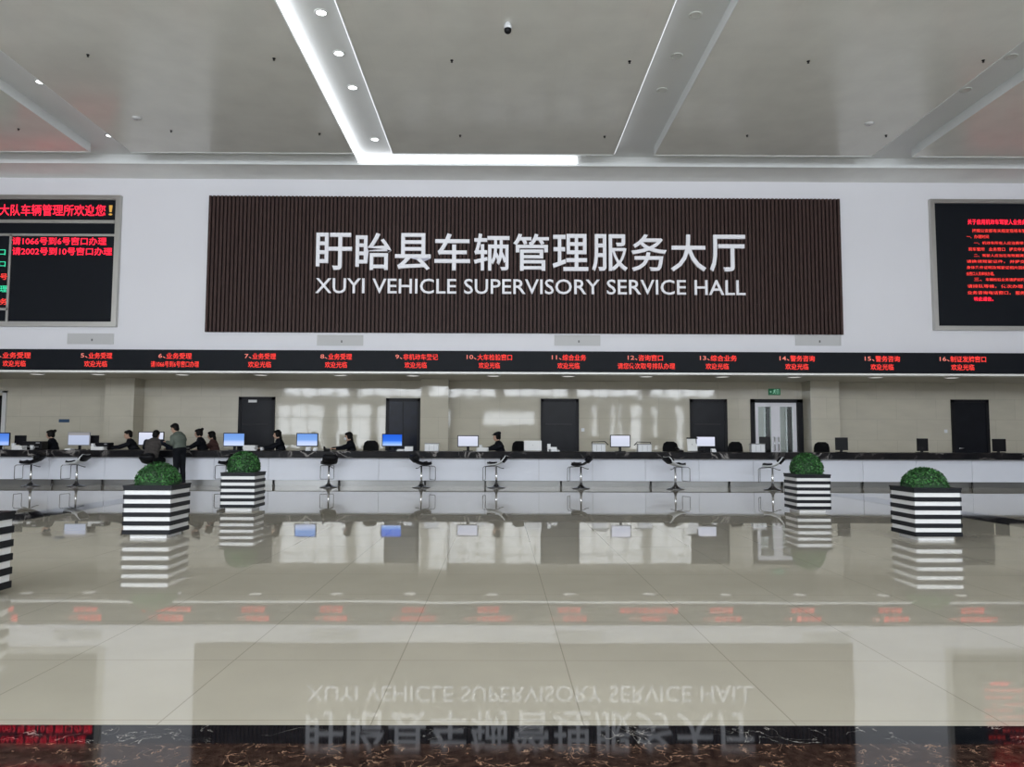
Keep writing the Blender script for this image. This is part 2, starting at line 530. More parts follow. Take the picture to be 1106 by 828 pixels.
# walls
w = MB(); w.box(XL, XR, YW, YW + 0.25, ZL, ZC + 0.2)
tag(w.build('wall_front', M['wall']), 'white upper wall above the service counter', 'wall', kind='structure')
w = MB(); w.box(XL, XR, YW + 0.25, YB + 0.2, ZL, ZL + 0.15)
tag(w.build('trim_6', M['lowceil']), 'low ceiling over the service counter', 'ceiling', kind='structure')
gx0, gx1 = XY(814, YB, 440), XY(861, YB, 440)
gz = onY(840, 434, YB).z
w = MB()
w.box(XL, gx0, YB, YB + 0.25, 0, ZL + 0.1); w.box(gx1, XR, YB, YB + 0.25, 0, ZL + 0.1); w.box(gx0, gx1, YB, YB + 0.25, gz, ZL + 0.1)
tag(w.build('wall_back', M['stone']), 'glossy beige stone tiled wall behind the counter', 'wall', kind='structure')
for nm, a_, b_ in (('wall_left', XL - 0.2, XL), ('wall_right', XR, XR + 0.2)):
    w = MB(); w.box(a_, b_, YR - 0.2, YB + 0.2, 0, ZC + DEP + 0.2)
    tag(w.build(nm, M['wall']), 'white side wall outside the picture', 'wall', kind='structure')

# rear wall with glazing (lower seen only in reflections, unseen upper added for light)
low = [(-16.2, -12.7), (-11.7, -10.9), (-10.7, -9.3), (-8.8, -6.7), (6.6, 7.0), (8.0, 8.3), (8.55, 8.8), (9.4, 10.2), (11.0, 11.35), (12.7, 13.2)]
added_ups = [(-15.5, -10.8), (-10.2, -5.5), (-4.9, -0.3), (0.3, 4.9), (5.5, 10.2), (10.8, 15.5)]  # unseen upper windows, added to give the hall most of its light
w = MB()
def bars(intervals, z0, z1):
    e = XL
    for a_, b_ in intervals:
        w.box(e, a_, YR - 0.2, YR, z0, z1); e = b_
    w.box(e, XR, YR - 0.2, YR, z0, z1)
w.box(XL, XR, YR - 0.2, YR, 0, 0.3)
bars(low, 0.3, 2.3); bars(low[:4] + [(-1.1, 2.5)] + low[4:], 2.3, 3.2); bars(low, 3.2, 3.7)
w.box(XL, XR, YR - 0.2, YR, 3.7, 4.3)
bars(added_ups, 4.3, 7.8)
w.box(XL, XR, YR - 0.2, YR, 7.8, ZC + DEP + 0.2)
tag(w.build('wall_rear', M['wall']), 'white wall with windows behind the photographer, upper row added for light', 'wall', kind='structure')
for i, (a_, b_) in enumerate(low + added_ups):
    z0, z1 = (0.3, 3.7) if i < len(low) else (4.3, 7.8)
    fr = MB()
    t_ = 0.05
    fr.box(a_, a_ + t_, YR - 0.12, YR - 0.04, z0, z1); fr.box(b_ - t_, b_, YR - 0.12, YR - 0.04, z0, z1)
    fr.box(a_, b_, YR - 0.12, YR - 0.04, z0, z0 + t_); fr.box(a_, b_, YR - 0.12, YR - 0.04, z1 - t_, z1)
    fr.box(a_, b_, YR - 0.12, YR - 0.04, z0 + (z1 - z0) * 0.72, z0 + (z1 - z0) * 0.72 + 0.09)
    if b_ - a_ > 1.5:
        n = int((b_ - a_) / 1.1)
        for k in range(1, n):
            xx = a_ + (b_ - a_) * k / n
            fr.box(xx - 0.05, xx + 0.05, YR - 0.12, YR - 0.04, z0, z1)
    tag(fr.build('window_%d' % (i + 1), M['alu']), 'window frame behind the photographer, where the upper row is added for light', 'window', kind='structure')


def area(name, loc, rot, sx, sy, power, col=(1, 1, 1)):
    l = bpy.data.lights.new(name, 'AREA'); l.shape = 'RECTANGLE'; l.size = sx; l.size_y = sy
    l.energy = power; l.color = col
    o = bpy.data.objects.new(name, l); COL.objects.link(o); o.location = loc; o.rotation_euler = rot
    return o


DAY = (0.90, 0.95, 1.0)
area('added_upper_window_light', (0, YR - 0.4, 6.05), (R(90), 0, 0), 31.5, 3.5, 3700, DAY)  # lamp outside the added upper windows, main light of the hall
area('daylight_lower_windows', (0, YR - 0.4, 2.0), (R(90), 0, 0), 32, 3.4, 2300, DAY)

# pilasters on the back wall
YP = 22.55
for i, (l, r, s_) in enumerate(((112.5, 144, 'left'), (454, 484, 'middle'), (876, 907, 'right'))):
    p = MB(); p.box(XY(l, YP, 450), XY(r, YP, 450), YP, YB, 0, ZL)
    tag(p.build('trim_%d' % (7 + i), M['stone']), 'beige stone pilaster on the back wall, %s one of three' % s_, 'pilaster', kind='structure')
# strip under the ticker
p = MB(); p.box(XL, XR, 20.12, YW + 0.25, ZL - 0.05, ZL)
tag(p.build('trim_10', M['trim']), 'pale metal edge trim under the long display strip', 'trim', kind='structure')

# ------------------------------------------------------------------ doors
def door(n, l, r, top, label, m, sign=False, line=True, panes=False):
    x0, x1 = XY(l, YB, 450), XY(r, YB, 450); z1 = onY((l + r) / 2, top, YB).z
    d = empty('door_%d' % n, ((x0 + x1) / 2, YB, 0)); tag(d, label, 'door', kind='structure')
    cx = (x0 + x1) / 2; hw = (x1 - x0) / 2
    fr = MB(); fr.box(-hw, -hw + 0.09, -0.07, 0.0, 0, z1); fr.box(hw - 0.09, hw, -0.07, 0.0, 0, z1); fr.box(-hw, hw, -0.07, 0, z1 - 0.09, z1)
    fr.build('door_frame', M['frame'], d)
    lf = MB(); lf.box(-hw + 0.09, hw - 0.09, -0.045, -0.002, 0.01, z1 - 0.09)
    lf.build('door_leaf', m, d)
    if line:
        q = MB(); zz = onY((l + r) / 2, 458, YB).z
        q.box(-hw + 0.14, hw - 0.2, -0.055, -0.046, zz - 0.018, zz + 0.018); q.build('push_rail', M['rail'], d)
    if panes:
        q = MB(); q.box(-0.012, 0.012, -0.056, -0.046, 0.02, z1 - 0.1); q.build('meeting_stile', M['frame'], d)
    h = MB(); h.tube([(-hw + 0.17, -0.05, 1.0), (-hw + 0.17, -0.1, 1.0), (-hw + 0.30, -0.1, 1.0)], 0.012); h.build('door_handle', M['chrome'], d)
    if sign:
        a0 = onY(269, 431.5, YB); a1 = onY(278, 434.5, YB)
        q = MB(); q.box(a0.x - cx, a1.x - cx, -0.06, -0.046, a1.z, a0.z); sp = q.build('sign_plate', M['paper'], d); sp['label'] = 'small white sign plate'
    return d


door(1, -38, 2.5, 427, 'dark door with pale trim cut by the left picture edge', M['door'])
q = MB(); zt = onY(3, 422, YB).z; a_, b_ = XY(2.7, YB, 450), XY(7, YB, 450); q.box(a_, b_, YB - 0.06, YB, 0, zt); q.box(a_ - 1.2, b_, YB - 0.06, YB, zt - 0.06, zt)
tag(q.build('trim_11', M['alud']), 'pale trim beside the dark door at the left edge', 'door trim', kind='structure')
door(2, 258, 297, 428.5, 'dark door with small white plate, behind the blue monitor on the left', M['door'], sign=True)
door(3, 417, 454, 430, 'dark blue glass door left of the middle stone pilaster', M['doorb'], line=False, panes=True)
door(4, 584, 625, 430.5, 'plain dark door near the middle of the back wall', M['door'])
door(5, 745, 785, 431, 'dark door left of the glass double door', M['door'])
door(6, 1027, 1067, 431.5, 'plain black door at the right end of the back wall', M['door'], line=False)

# glass double door
d = empty('door_7', ((gx0 + gx1) / 2, YB, 0)); tag(d, 'white framed glass double door in dark surround under exit sign', 'door', kind='structure')
ox0, ox1 = XY(810.5, YB, 450), XY(868, YB, 450); oz = onY(840, 431, YB).z; cx = (gx0 + gx1) / 2
fr = MB()
fr.box(ox0 - cx, gx0 - cx + 0.02, -0.06, 0.02, 0, oz); fr.box(gx1 - cx - 0.02, ox1 - cx, -0.06, 0.02, 0, oz); fr.box(ox0 - cx, ox1 - cx, -0.06, 0.02, gz - 0.02, oz)
fr.build('door_frame', M['frame'], d)
for (l, r) in ((814.5, 838), (838, 861)):
    a_ = XY(l, YB, 450) - cx; b_ = XY(r, YB, 450) - cx
    s_ = 0.13
    q = MB(); q.box(a_, a_ + s_, 0.02, 0.08, 0.02, gz - 0.02); q.box(b_ - s_, b_, 0.02, 0.08, 0.02, gz - 0.02)
    q.box(a_ + s_, b_ - s_, 0.02, 0.08, gz - 0.14, gz - 0.02); q.box(a_ + s_, b_ - s_, 0.02, 0.08, 0.02, 0.25)
    lf = q.build('door_leaf', M['alu'], d)
    q = MB(); q.box(a_ + s_, b_ - s_, 0.045, 0.053, 0.25, gz - 0.14); q.build('glass_pane', M['glass'], lf)
    q = MB(); hx = (b_ - 0.06) if l < 820 else (a_ + 0.06)
    q.tube([(hx, 0.02, 0.9), (hx, -0.04, 0.92), (hx, -0.04, 1.3), (hx, 0.02, 1.32)], 0.014); q.build('door_handle', M['chrome'], lf)
# vestibule beyond the glass
q = MB()
q.box(gx0 - 0.6, gx0 - 0.5, YB + 0.25, YB + 3.5, 0, 2.9); q.box(gx1 + 0.9, gx1 + 1.0, YB + 0.25, YB + 3.5, 0, 2.9)
q.box(gx0 - 0.6, gx1 + 1.0, YB + 0.25, YB + 3.5, 2.9, 3.0)
q.box(gx0 - 0.6, gx1 + 1.0, YB + 0.25, YB + 3.5, -0.1, 0)
q.box(gx0 - 0.6, gx0 + 0.15, YB + 3.4, YB + 3.5, 0, 2.9); q.box(gx0 + 0.45, gx0 + 0.85, YB + 3.4, YB + 3.5, 0, 2.9)
q.box(gx0 + 1.15, gx1 + 1.0, YB + 3.4, YB + 3.5, 0, 2.9); q.box(gx0, gx1 + 1.0, YB + 3.4, YB + 3.5, 2.45, 2.9); q.box(gx0, gx1 + 1.0, YB + 3.4, YB + 3.5, 0, 0.4)
tag(q.build('wall_vestibule', M['alud']), 'pale vestibule walls beyond the glass door', 'wall', kind='structure')
q = MB()
for (l, r_) in ((826.5, 831.5), (850, 856.5)):
    q.box(XY(l, YB + 1.6, 450), XY(r_, YB + 1.6, 450), YB + 1.6, YB + 1.7, 0, 2.9)
tag(q.build('trim_12', M['frame']), 'dark upright panels in the vestibule beyond the glass door', 'door trim', kind='structure')
area('vestibule_daylight', ((gx0 + gx1) / 2, YB + 3.9, 1.7), (R(-90), 0, 0), 2.2, 2.2, 230, DAY)

# ------------------------------------------------------------------ main sign
s0 = onY(228, 214, YW); s1 = onY(910.5, 359.5, YW)
sx0, sx1, sz1, sz0 = s0.x - 0.03, s1.x, onY(560, 214, YW).z, onY(560, 360, YW).z
sg = empty('hall_sign', ((sx0 + sx1) / 2, YW, sz0)); tag(sg, 'large dark brown slatted sign panel with white hall name', 'sign')
scx = (sx0 + sx1) / 2
q = MB(); q.box(sx0 - scx, sx1 - scx, -0.04, 0, 0, sz1 - sz0); q.build('backing', M['signback'], sg)
NS = 162; q = MB(); pw = (sx1 - sx0) / NS
for k in range(NS):
    x = sx0 - scx + k * pw
    q.box(x + pw * 0.12, x + pw * 0.74, -0.10, -0.04, 0.0, sz1 - sz0)
sl = q.build('slats', M['sign'], sg)
YT = -0.102
CH = '盱眙县车辆管理服务大厅'
cx0, cx1 = XY(342, YW, 275), XY(804, YW, 275)
cz1, cz0 = onY(570, 254, YW).z, onY(570, 293.5, YW).z
cell = (cx1 - cx0 + 0.06) / len(CH)
for k, ch in enumerate(CH):
    a_ = cx0 + k * cell - scx
    o = text_mesh(ch, 'character', M['letter'], sg, a_ + 0.02, a_ + cell - 0.08, cz0 - sz0, cz1 - sz0, YT - 0.03, 0.06, 0.0105)
EN = 'XUYI VEHICLE SUPERVISORY SERVICE HALL'
ez1, ez0 = onY(570, 302.5, YW).z - sz0, onY(570, 318.5, YW).z - sz0
# one word per part, laid out by the font's own advance widths
def text_width(s):
    cu = bpy.data.curves.new('tmp', 'FONT'); cu.body = s; cu.size = 1
    o = bpy.data.objects.new('tmp', cu); COL.objects.link(o)
    bpy.context.view_layer.update(); wd = o.dimensions.x
    bpy.data.objects.remove(o); bpy.data.curves.remove(cu); return wd
words = EN.split(' ')
tot = text_width(EN); pos = 0
full = (XY(803.5, YW, 310) - XY(342, YW, 310)) / tot
ex = XY(342, YW, 310) - scx
acc = ''
for wd in words:
    st = text_width(acc + wd) - text_width(wd)
    text_mesh(wd, 'word', M['letter'], sg, ex + st * full, ex + (st + text_width(wd)) * full, ez0, ez1, YT - 0.02, 0.04, 0.006)
    acc += wd + ' '

# ------------------------------------------------------------------ LED boards
def board(name, x0, x1, z0, z1, label, fw=0.125):
    cxm = (x0 + x1) / 2
    e = empty(name, (cxm, YW, z0)); tag(e, label, 'display board')
    fr = MB(); X0, X1, H = x0 - cxm, x1 - cxm, z1 - z0
    fr.box(X0, X0 + fw, -0.12, 0, 0, H); fr.box(X1 - fw, X1, -0.12, 0, 0, H)
    fr.box(X0 + fw, X1 - fw, -0.12, 0, 0, fw); fr.box(X0 + fw, X1 - fw, -0.12, 0, H - fw, H)
    o = fr.build('frame', M['boardframe'], e); o['label'] = 'brushed metal frame'
    q = MB(); q.box(X0 + fw, X1 - fw, -0.06, 0, fw, H - fw); q.build('screen', M['ledblack'], e)
    return e, cxm


bz1, bz0 = onY(100, 212, YW).z, onY(100, 353, YW).z
bx1 = XY(130, YW, 280)
e, bc = board('led_board', bx1 - 7.4, bx1, bz0, bz1, 'black electronic board with bright red and green writing, left of the brown sign')
def LX(px, py): return XY(px, YW - 0.07, py) - bc
def LZ(px, py): return onY(px, py, YW - 0.07).z - bz0
# divider rails
q = MB(); L0 = -3.54
q.box(L0, LX(124, 240), -0.09, -0.05, LZ(60, 241), LZ(60, 237.5)); q.box(L0, LX(124, 250), -0.09, -0.05, LZ(60, 255), LZ(60, 252.5))
q.box(LX(8.5, 300), LX(11.0, 300), -0.09, -0.05, LZ(10, 349), LZ(10, 253)); q.box(L0, LX(9, 333), -0.09, -0.05, LZ(4, 335), LZ(4, 332.5))
q.build('divider', M['boardframe'], e)
def ltxt(s, l, r, t_, b_, m, bold=0.05):
    return text_mesh(s, 'message_text', m, e, LX(l, (t_ + b_) / 2), LX(r, (t_ + b_) / 2), LZ((l + r) / 2, b_), LZ((l + r) / 2, t_), -0.066, 0, bold)
# title: the visible end of the line reads ...大队车辆管理所欢迎您！
ltxt('交警大队车辆管理所欢迎您', -24, 114, 220.5, 233, M['ledred'], 0.012)
ltxt('！', 117.3, 121.5, 221.5, 232.5, M['ledyel'], 0.01)
ltxt('请1066号到6号窗口办理', 13, 115, 256, 264.5, M['ledred'], 0.012)
ltxt('请2002号到10号窗口办理', 13, 121, 267, 275.5, M['ledred'], 0.012)
for s_, t_, b_, m in (('6号窗口', 268.5, 275.5, M['ledgreen']), ('10号窗口', 281.5, 288, M['ledgreen']), ('窗口编号', 295, 302, M['ledred2']), ('业务办理', 308, 315.5, M['ledgreen']), ('暂停服务', 322, 329, M['ledred2'])):
    r = 6 if t_ < 290 else 8
    text_mesh(s_, 'message_text', m, e, LX(r - 34, t_), LX(r, t_), LZ(4, b_), LZ(4, t_), -0.066, 0, 0.012)

rz1, rz0 = onY(1060, 216.5, YW).z, onY(1060, 357, YW).z
rx0 = XY(1004.5, YW, 280)
e, bc = board('led_board', rx0, rx0 + 7.4, rz0, rz1, 'black electronic board with small red text lines, right of the brown sign', 0.11)
bz0 = rz0
lines = [('关于启用机动车驾驶人业务办理须知通告', 1045, 236.5, 242.5, 'ledred'), ('按照公安部有关规定现将车管业务事项公告', 1050, 247, 251, 'ledred2'),
         ('一、办理时间', 1044, 253.5, 257.5, 'ledred2'), ('一、机动车所有人应当携带本人身份证明', 1052, 260.5, 264, 'ledred2'),
         ('到车管所 业务窗口 提交申请材料和机动车', 1046, 267, 271, 'ledred2'), ('二、驾驶人应当在有效期满前九十日内申', 1052, 274, 277.5, 'ledred2'),
         ('请换领驾驶证件， 并提交身份证件。', 1044, 280.5, 284, 'ledred2'), ('身体条件证明及驾驶证相片回执和有关材料', 1044, 287, 290.5, 'ledred2'),
         ('由窗口人员审核办理。', 1044, 293.5, 297.5, 'ledred2'), ('三、 车辆检验业务请提前网上预约办理号', 1052, 300, 303.5, 'ledred2'),
         ('请排队等候， 依次办理， 保持安静', 1045, 307, 311, 'ledred2'), ('业务咨询电话窗口， 服务监督请联系', 1045, 314, 318, 'ledred2'), ('特此通告。', 1052, 320.5, 325, 'ledred')]
for s_, l, t_, b_, m in lines:
    full_w = {1052: 80, 1050: 85}.get(l, 88)
    if len(s_) <= 6: full_w = 21 if '特' in s_ else 24
    elif len(s_) == 10: full_w = 30
    pos = 0
    for piece in s_.split(' '):
        a_, b2 = l + full_w * pos / len(s_), l + full_w * (pos + len(piece)) / len(s_)
        text_mesh(piece, 'message_text', M[m], e, LX(a_, t_), LX(b2, t_), LZ(1070, b_), LZ(1070, t_), -0.066, 0, 0.012)
        pos += len(piece) + 1

# ------------------------------------------------------------------ ticker strip
YK = 20.12
kz1, kz0 = onY(560, 379, YK).z, onY(560, 401, YK).z
e = empty('led_ticker', (0, YK, kz0)); tag(e, 'long black display strip with red window numbers above the counter', 'display strip')
q = MB(); q.box(XL + 0.01, XR - 0.01, 0, YW - YK - 0.004, 0, kz1 - kz0); q.build('housing', M['ledblack'], e)
ZL_EDGE = kz0
KX = lambda px: XY(px, YK, 390)
W_ = '欢迎光临'
msgs = [('4', '业务受理', -6, 33, 3, 28, W_), ('5', '业务受理', 87, 121, 91, 116, W_), ('6', '业务受理', 171, 207, 163, 215, '请1066号到6号窗口办理'),
        ('7', '业务受理', 264, 298, 268, 293, W_), ('8', '业务受理', 346, 380, 351, 375, W_), ('9', '非机动车登记', 427, 473, 437, 461, W_),
        ('10', '大车检验窗口', 504, 553, 517, 540, W_), ('11', '综合业务', 596, 633, 602, 626, W_), ('12', '咨询窗口', 678, 716, 667, 729, '请您依次取号排队办理'),
        ('13', '综合业务', 756, 796, 762, 787, W_), ('14', '警务咨询', 842, 880, 848, 873, W_), ('15', '警务咨询', 934, 972, 940, 965, W_), ('16', '制证发牌窗口', 1015, 1065, 1027, 1052, W_)]
H = kz1 - kz0
for n, s_, l, r, l2, r2, s2 in msgs:
    nw = 5.5 if len(n) == 1 else 8.5
    text_mesh(n + '、', 'message_text', M['ledpale'], e, KX(l), KX(l + nw + 2), H * 0.58, H * 0.80, -0.004, 0, 0.01)
    text_mesh(s_, 'message_text', M['ledred2'], e, KX(l + nw + 3), KX(r), H * 0.54, H * 0.84, -0.004, 0, 0.012)
    text_mesh(s2, 'message_text', M['ledred2'], e, KX(l2), KX(r2), H * 0.14, H * 0.44, -0.004, 0, 0.012)

# ------------------------------------------------------------------ wall vents
proto = None
for i, (l, r, w_l) in enumerate(((73, 123, 'under the left electronic board'), (343, 392, 'below the left half of the brown sign'), (599, 648, 'below the middle of the brown sign'), (859, 908, 'below the right end of the brown sign'))):
    x0, x1 = XY(l, YW, 367), XY(r, YW, 367); ym = (l + r) / 2
    za, zb = onY(ym, 373 if i else 371.5, YW).z, onY(ym, 362 if i else 360, YW).z
    if proto is None:
        e = empty('air_vent'); hw = (x1 - x0) / 2; hh = (zb - za) / 2
        q = MB(); q.box(-hw, hw, -0.02, 0, -hh, -hh + 0.02); q.box(-hw, hw, -0.02, 0, hh - 0.02, hh); q.box(-hw, -hw + 0.02, -0.02, 0, -hh, hh); q.box(hw - 0.02, hw, -0.02, 0, -hh, hh)
        q.build('frame', M['vent'], e)
        q = MB()
        for k in range(9):
            z = -hh + 0.03 + k * (2 * hh - 0.06) / 8.5
            q.box(-hw + 0.02, hw - 0.02, -0.014, -0.002, z, z + (2 * hh - 0.06) / 8.5 * 0.8)
        q.build('louvre', M['vent'], e)
        q = MB(); q.box(0.02, 0.06, -0.018, -0.012, -0.06, 0.0); q.build('latch', M['ventd'], e)
        q = MB(); q.box(-hw + 0.01, hw - 0.01, -0.003, 0, -hh + 0.01, hh - 0.01); q.build('backing', M['vent'], e)
        proto = e
    else:
        e = copy_tree(proto)
    e.location = ((x0 + x1) / 2, YW, (za + zb) / 2)
    tag(e, 'grey rectangular wall vent ' + w_l, 'vent', 'wall vents above the display strip')

# ------------------------------------------------------------------ ceiling fixtures
ZR = ZC + DEP
def downlight(px, py, on, label):
    p = onZ(px, py, ZR)
    e = empty('downlight', (p.x, p.y, ZR)); tag(e, label, 'ceiling light', 'round downlights in the ceiling coffers')
    q = MB(); r = 0.085
    q.lathe([(r + 0.03, 0.0), (r + 0.03, -0.012), (r, -0.018), (r, 0.0)], 28); q.build('trim_ring', M['lampoff'], e)
    q = MB(); q.lathe([(r, -0.002), (r, -0.014), (r * 0.7, -0.02 if on else -0.012)], 28); q.build('lamp_face', M['lampon'] if on else M['lampoff'], e)


for k, (px, py) in enumerate(((347, 13), (366, 57), (381, 94), (405, 150))):
    downlight(px, py, True, ['nearest', 'second', 'third', 'farthest'][k] + ' lit downlight in the brightly lit coffer left of the dome camera')
for k, (px, py) in enumerate(((751, 16), (731, 60), (715, 97))):
    downlight(px, py, False, ['nearest', 'second', 'farthest'][k] + ' unlit downlight in the coffer right of the dome camera')
for k, (px, py) in enumerate(((44, 88), (119, 146))):
    downlight(px, py, True, ['nearer', 'farther'][k] + ' lit downlight in the coffer at the far left')
for k, (px, py) in enumerate(((1092, 61), (1043, 97))):
    downlight(px, py, False, ['nearer', 'farther'][k] + ' unlit downlight in the coffer at the far right')

def strip(x0, x1, y0, y1, z0, z1, m, label):
    e = empty('light_strip', ((x0 + x1) / 2, (y0 + y1) / 2, z0)); tag(e, label, 'strip light')
    cx, cy = e.location.x, e.location.y
    q = MB(); q.box(x0 - cx, x1 - cx, y0 - cy, y1 - cy, 0, z1 - z0); q.build('diffuser', m, e)
    q = MB()
    if x1 - x0 > y1 - y0:
        q.box(x0 - cx, x1 - cx, y1 - cy, y1 - cy + 0.012, -0.004, z1 - z0 + 0.004)
    else:
        s_ = -1 if 'left' in label.split(' side')[0].split()[-1:] else 1
        q.box(x0 - cx - 0.006 if s_ < 0 else x1 - cx, x0 - cx if s_ < 0 else x1 - cx + 0.006, y0 - cy, y1 - cy, -0.004, z1 - z0 + 0.004)
    q.build('channel', M['white'], e)
    return e


a_, b_ = COFF[1]
strip(a_ + 0.02, a_ + 0.045, 4, yT1 - 0.04, ZC + 0.02, ZC + 0.18, M['cove'], 'bright strip light on the left side of the brightly lit coffer')
strip(b_ - 0.045, b_ - 0.02, 4, yT0, ZC + 0.02, ZC + 0.12, M['covedim'], 'strip light on the right side of the brightly lit coffer')
strip(COFF[0][1] - 0.045, COFF[0][1] - 0.02, 4, yT0, ZC + 0.02, ZC + 0.10, M['covedim'], 'dim strip light on the right side of the far left coffer')
strip(COFF[2][0] + 0.02, COFF[2][0] + 0.04, 4, yT0, ZC + 0.02, ZC + 0.10, M['covedim'], 'dim strip light on the left side of the coffer right of the dome camera')
strip(COFF[1][0], zx(625, 172), yT1 - 0.06, yT1 - 0.035, ZC + 0.02, ZC + 0.19, M['cove'], 'bright strip light in the cross channel above the brown sign')

# sprinklers
proto = None
rows = [('near', [(95, 59), (296, 63), (488, 65), (680, 66), (873, 66), (1062, 65)]), ('far', [(20, 139), (185, 141), (345, 144), (497, 146), (653, 147), (807, 146), (957, 146)])]
ordn = ['leftmost', 'second from the left', 'third from the left', 'fourth from the left', 'fifth from the left', 'sixth from the left', 'seventh from the left']
for rn, pts in rows:
    for k, (px, py) in enumerate(pts):
        p = onZ(px, py, ZC)
        if proto is None:
            e = empty('sprinkler_head')
            q = MB(); q.lathe([(0.035, 0.003), (0.035, -0.010), (0.022, -0.016), (0.014, -0.045)], 16); q.build('escutcheon', M['black'], e)
            q = MB(); q.lathe([(0.01, -0.04), (0.01, -0.06), (0.026, -0.062), (0.026, -0.068)], 12); q.build('deflector', M['black'], e)
            proto = e
        else:
            e = copy_tree(proto)
        e.location = (p.x, p.y, ZC); e.scale = (0.85, 0.85, 0.6)
        tag(e, 'small black sprinkler head, %s in the %s row on the ceiling' % (ordn[k], rn), 'sprinkler', 'sprinkler heads on the ceiling')
# smoke detectors
for k, (px, py, s_) in enumerate(((148, 127, 'beside the far left coffer'), (939, 133, 'beside the far right coffer'))):
    p = onZ(px, py, ZC)
    e = empty('smoke_detector', (p.x, p.y, ZC)); tag(e, 'round pale smoke detector on the ceiling ' + s_, 'smoke detector', 'smoke detectors')
    q = MB(); q.lathe([(0.10, 0), (0.10, -0.012), (0.08, -0.035), (0.03, -0.045)], 24); q.build('body', M['vent'], e)
    q = MB(); q.lathe([(0.012, -0.044), (0.01, -0.05)], 10); q.build('indicator', M['ventd'], e)
# dome camera
p = onZ(548.5, 25, ZC)
e = empty('dome_camera', (p.x, p.y, ZC)); e.scale = (0.72, 0.72, 0.68); tag(e, 'white and black dome camera hanging from the ceiling', 'security camera')
q = MB(); q.lathe([(0.06, 0), (0.06, -0.03), (0.085, -0.05), (0.09, -0.13), (0.08, -0.15)], 28); q.build('housing', M['white'], e)
q = MB(); q.lathe([(0.085, -0.15), (0.086, -0.19)] + [(0.085 * math.cos(a), -0.19 - 0.085 * math.sin(a)) for a in [0.2, 0.5, 0.8, 1.1, 1.35, 1.5]], 28); q.build('dome', M['black'], e)

# round lights in the low ceiling
proto = None
for k, px in enumerate((40, 106, 197, 282, 368, 446, 533, 614, 698, 780, 858, 946, 1028)):
    x = XY(px, 21.2, 406)
    if proto is None:
        e = empty('counter_downlight')
        q = MB(); q.lathe([(0.20, 0), (0.20, -0.018), (0.17, -0.024), (0.17, 0)], 28); q.build('trim_ring', M['white'], e)
        q = MB(); q.lathe([(0.17, -0.002), (0.17, -0.02)], 28); q.build('lamp_face', M['lampdim'], e)
        proto = e
    else: e = copy_tree(proto)
    e.location = (x, 21.2, ZL)
    tag(e, 'round light in the low ceiling just below window number %d of the display strip' % (k + 4), 'ceiling light', 'round lights over the counter')

# ------------------------------------------------------------------ wall fittings
p0, p1 = onY(830, 419.5, YB - 0.04), onY(843, 426.5, YB - 0.04)
e = empty('exit_sign', ((p0.x + p1.x) / 2, YB, (p0.z + p1.z) / 2)); tag(e, 'green exit sign above the glass double door', 'exit sign')
hw, hh = (p1.x - p0.x) / 2, (p0.z - p1.z) / 2
q = MB(); q.rbox(0, -0.025, 0, 2 * hw, 0.05, 2 * hh, 0.01); q.build('housing', M['exitg'], e)
q = MB()   # running figure and door pictogram
q.ell((0.012, -0.052, 0.062), (0.014, 0.003, 0.014))
def st(x0, z0, x1, z1, w=0.012):
    q.tube([(x0, -0.052, z0), (x1, -0.052, z1)], w / 2, 6)
st(0.0, 0.045, -0.015, -0.005, 0.022); st(-0.002, 0.04, 0.035, 0.02); st(-0.002, 0.04, -0.04, 0.03); st(-0.015, -0.005, 0.02, -0.025); st(0.02, -0.025, 0.012, -0.065); st(-0.015, -0.005, -0.03, -0.04); st(-0.03, -0.04, -0.06, -0.045)
st(0.07, -0.07, 0.07, 0.07); st(0.07, 0.07, 0.12, 0.07); st(0.12, 0.07, 0.12, -0.07); st(-0.14, 0, -0.085, 0); st(-0.14, 0, -0.115, 0.02); st(-0.14, 0, -0.115, -0.02)
q.build('pictogram', M['exitw'], e)
p0, p1 = onY(64, 452.5, YB), onY(75, 456, YB)
q = MB(); q.rbox((p0.x + p1.x) / 2, YB - 0.012, (p0.z + p1.z) / 2, p1.x - p0.x, 0.024, p0.z - p1.z, 0.004)
tag(q.build('wall_plate', M['blue']), 'small dark blue plate on the stone wall at the left', 'wall plate')
for k, (px, py, s_) in enumerate(((629.5, 464, 'right of the middle dark door'), (1021.5, 465.5, 'left of the right end door'))):
    p = onY(px, py, YB)
    e = empty('light_switch', (p.x, YB, p.z)); tag(e, 'small white light switch on the wall ' + s_, 'switch', 'light switches')
    q = MB(); q.rbox(0, -0.005, 0, 0.1, 0.012, 0.1, 0.004); q.build('plate', M['white'], e)
    q = MB(); q.rbox(0, -0.013, 0, 0.05, 0.008, 0.06, 0.003); q.build('rocker', M['white'], e)

# ------------------------------------------------------------------ counter
CZ = onY(560, 487.6, 19.88).z
CB = onY(560, 494.8, 19.88).z
PB = onY(560, 519.0, 20.1).z
print('counter', CZ, CB, PB)
e = empty('service_counter', (0, 20.1, 0)); tag(e, 'very long white service counter with dark marble top', 'counter')
q = MB(); q.rbox(0, 0.32, (CZ + CB) / 2, XR - XL - 0.04, 1.08, CZ - CB, 0.012); o = q.build('countertop', M['counterm'], e); o['label'] = 'dark marble top with thick front edge'
seams = [-170, -53, 64 - 11, 113, 172, 231, 290, 349, 409, 466, 524, 582, 640, 697, 755, 814, 873, 932, 990, 1050, 1110, 1170, 1230]
sxs = [XL + 0.02] + [XY(s_, 20.1, 507) for s_ in seams] + [XR - 0.02]
for a_, b_ in zip(sxs[:-1], sxs[1:]):
    if b_ - a_ < 0.1: continue
    q = MB(); q.box(a_ + 0.004, b_ - 0.004, 0, 0.02, PB, CB); q.build('front_panel', M['panelw'], e)
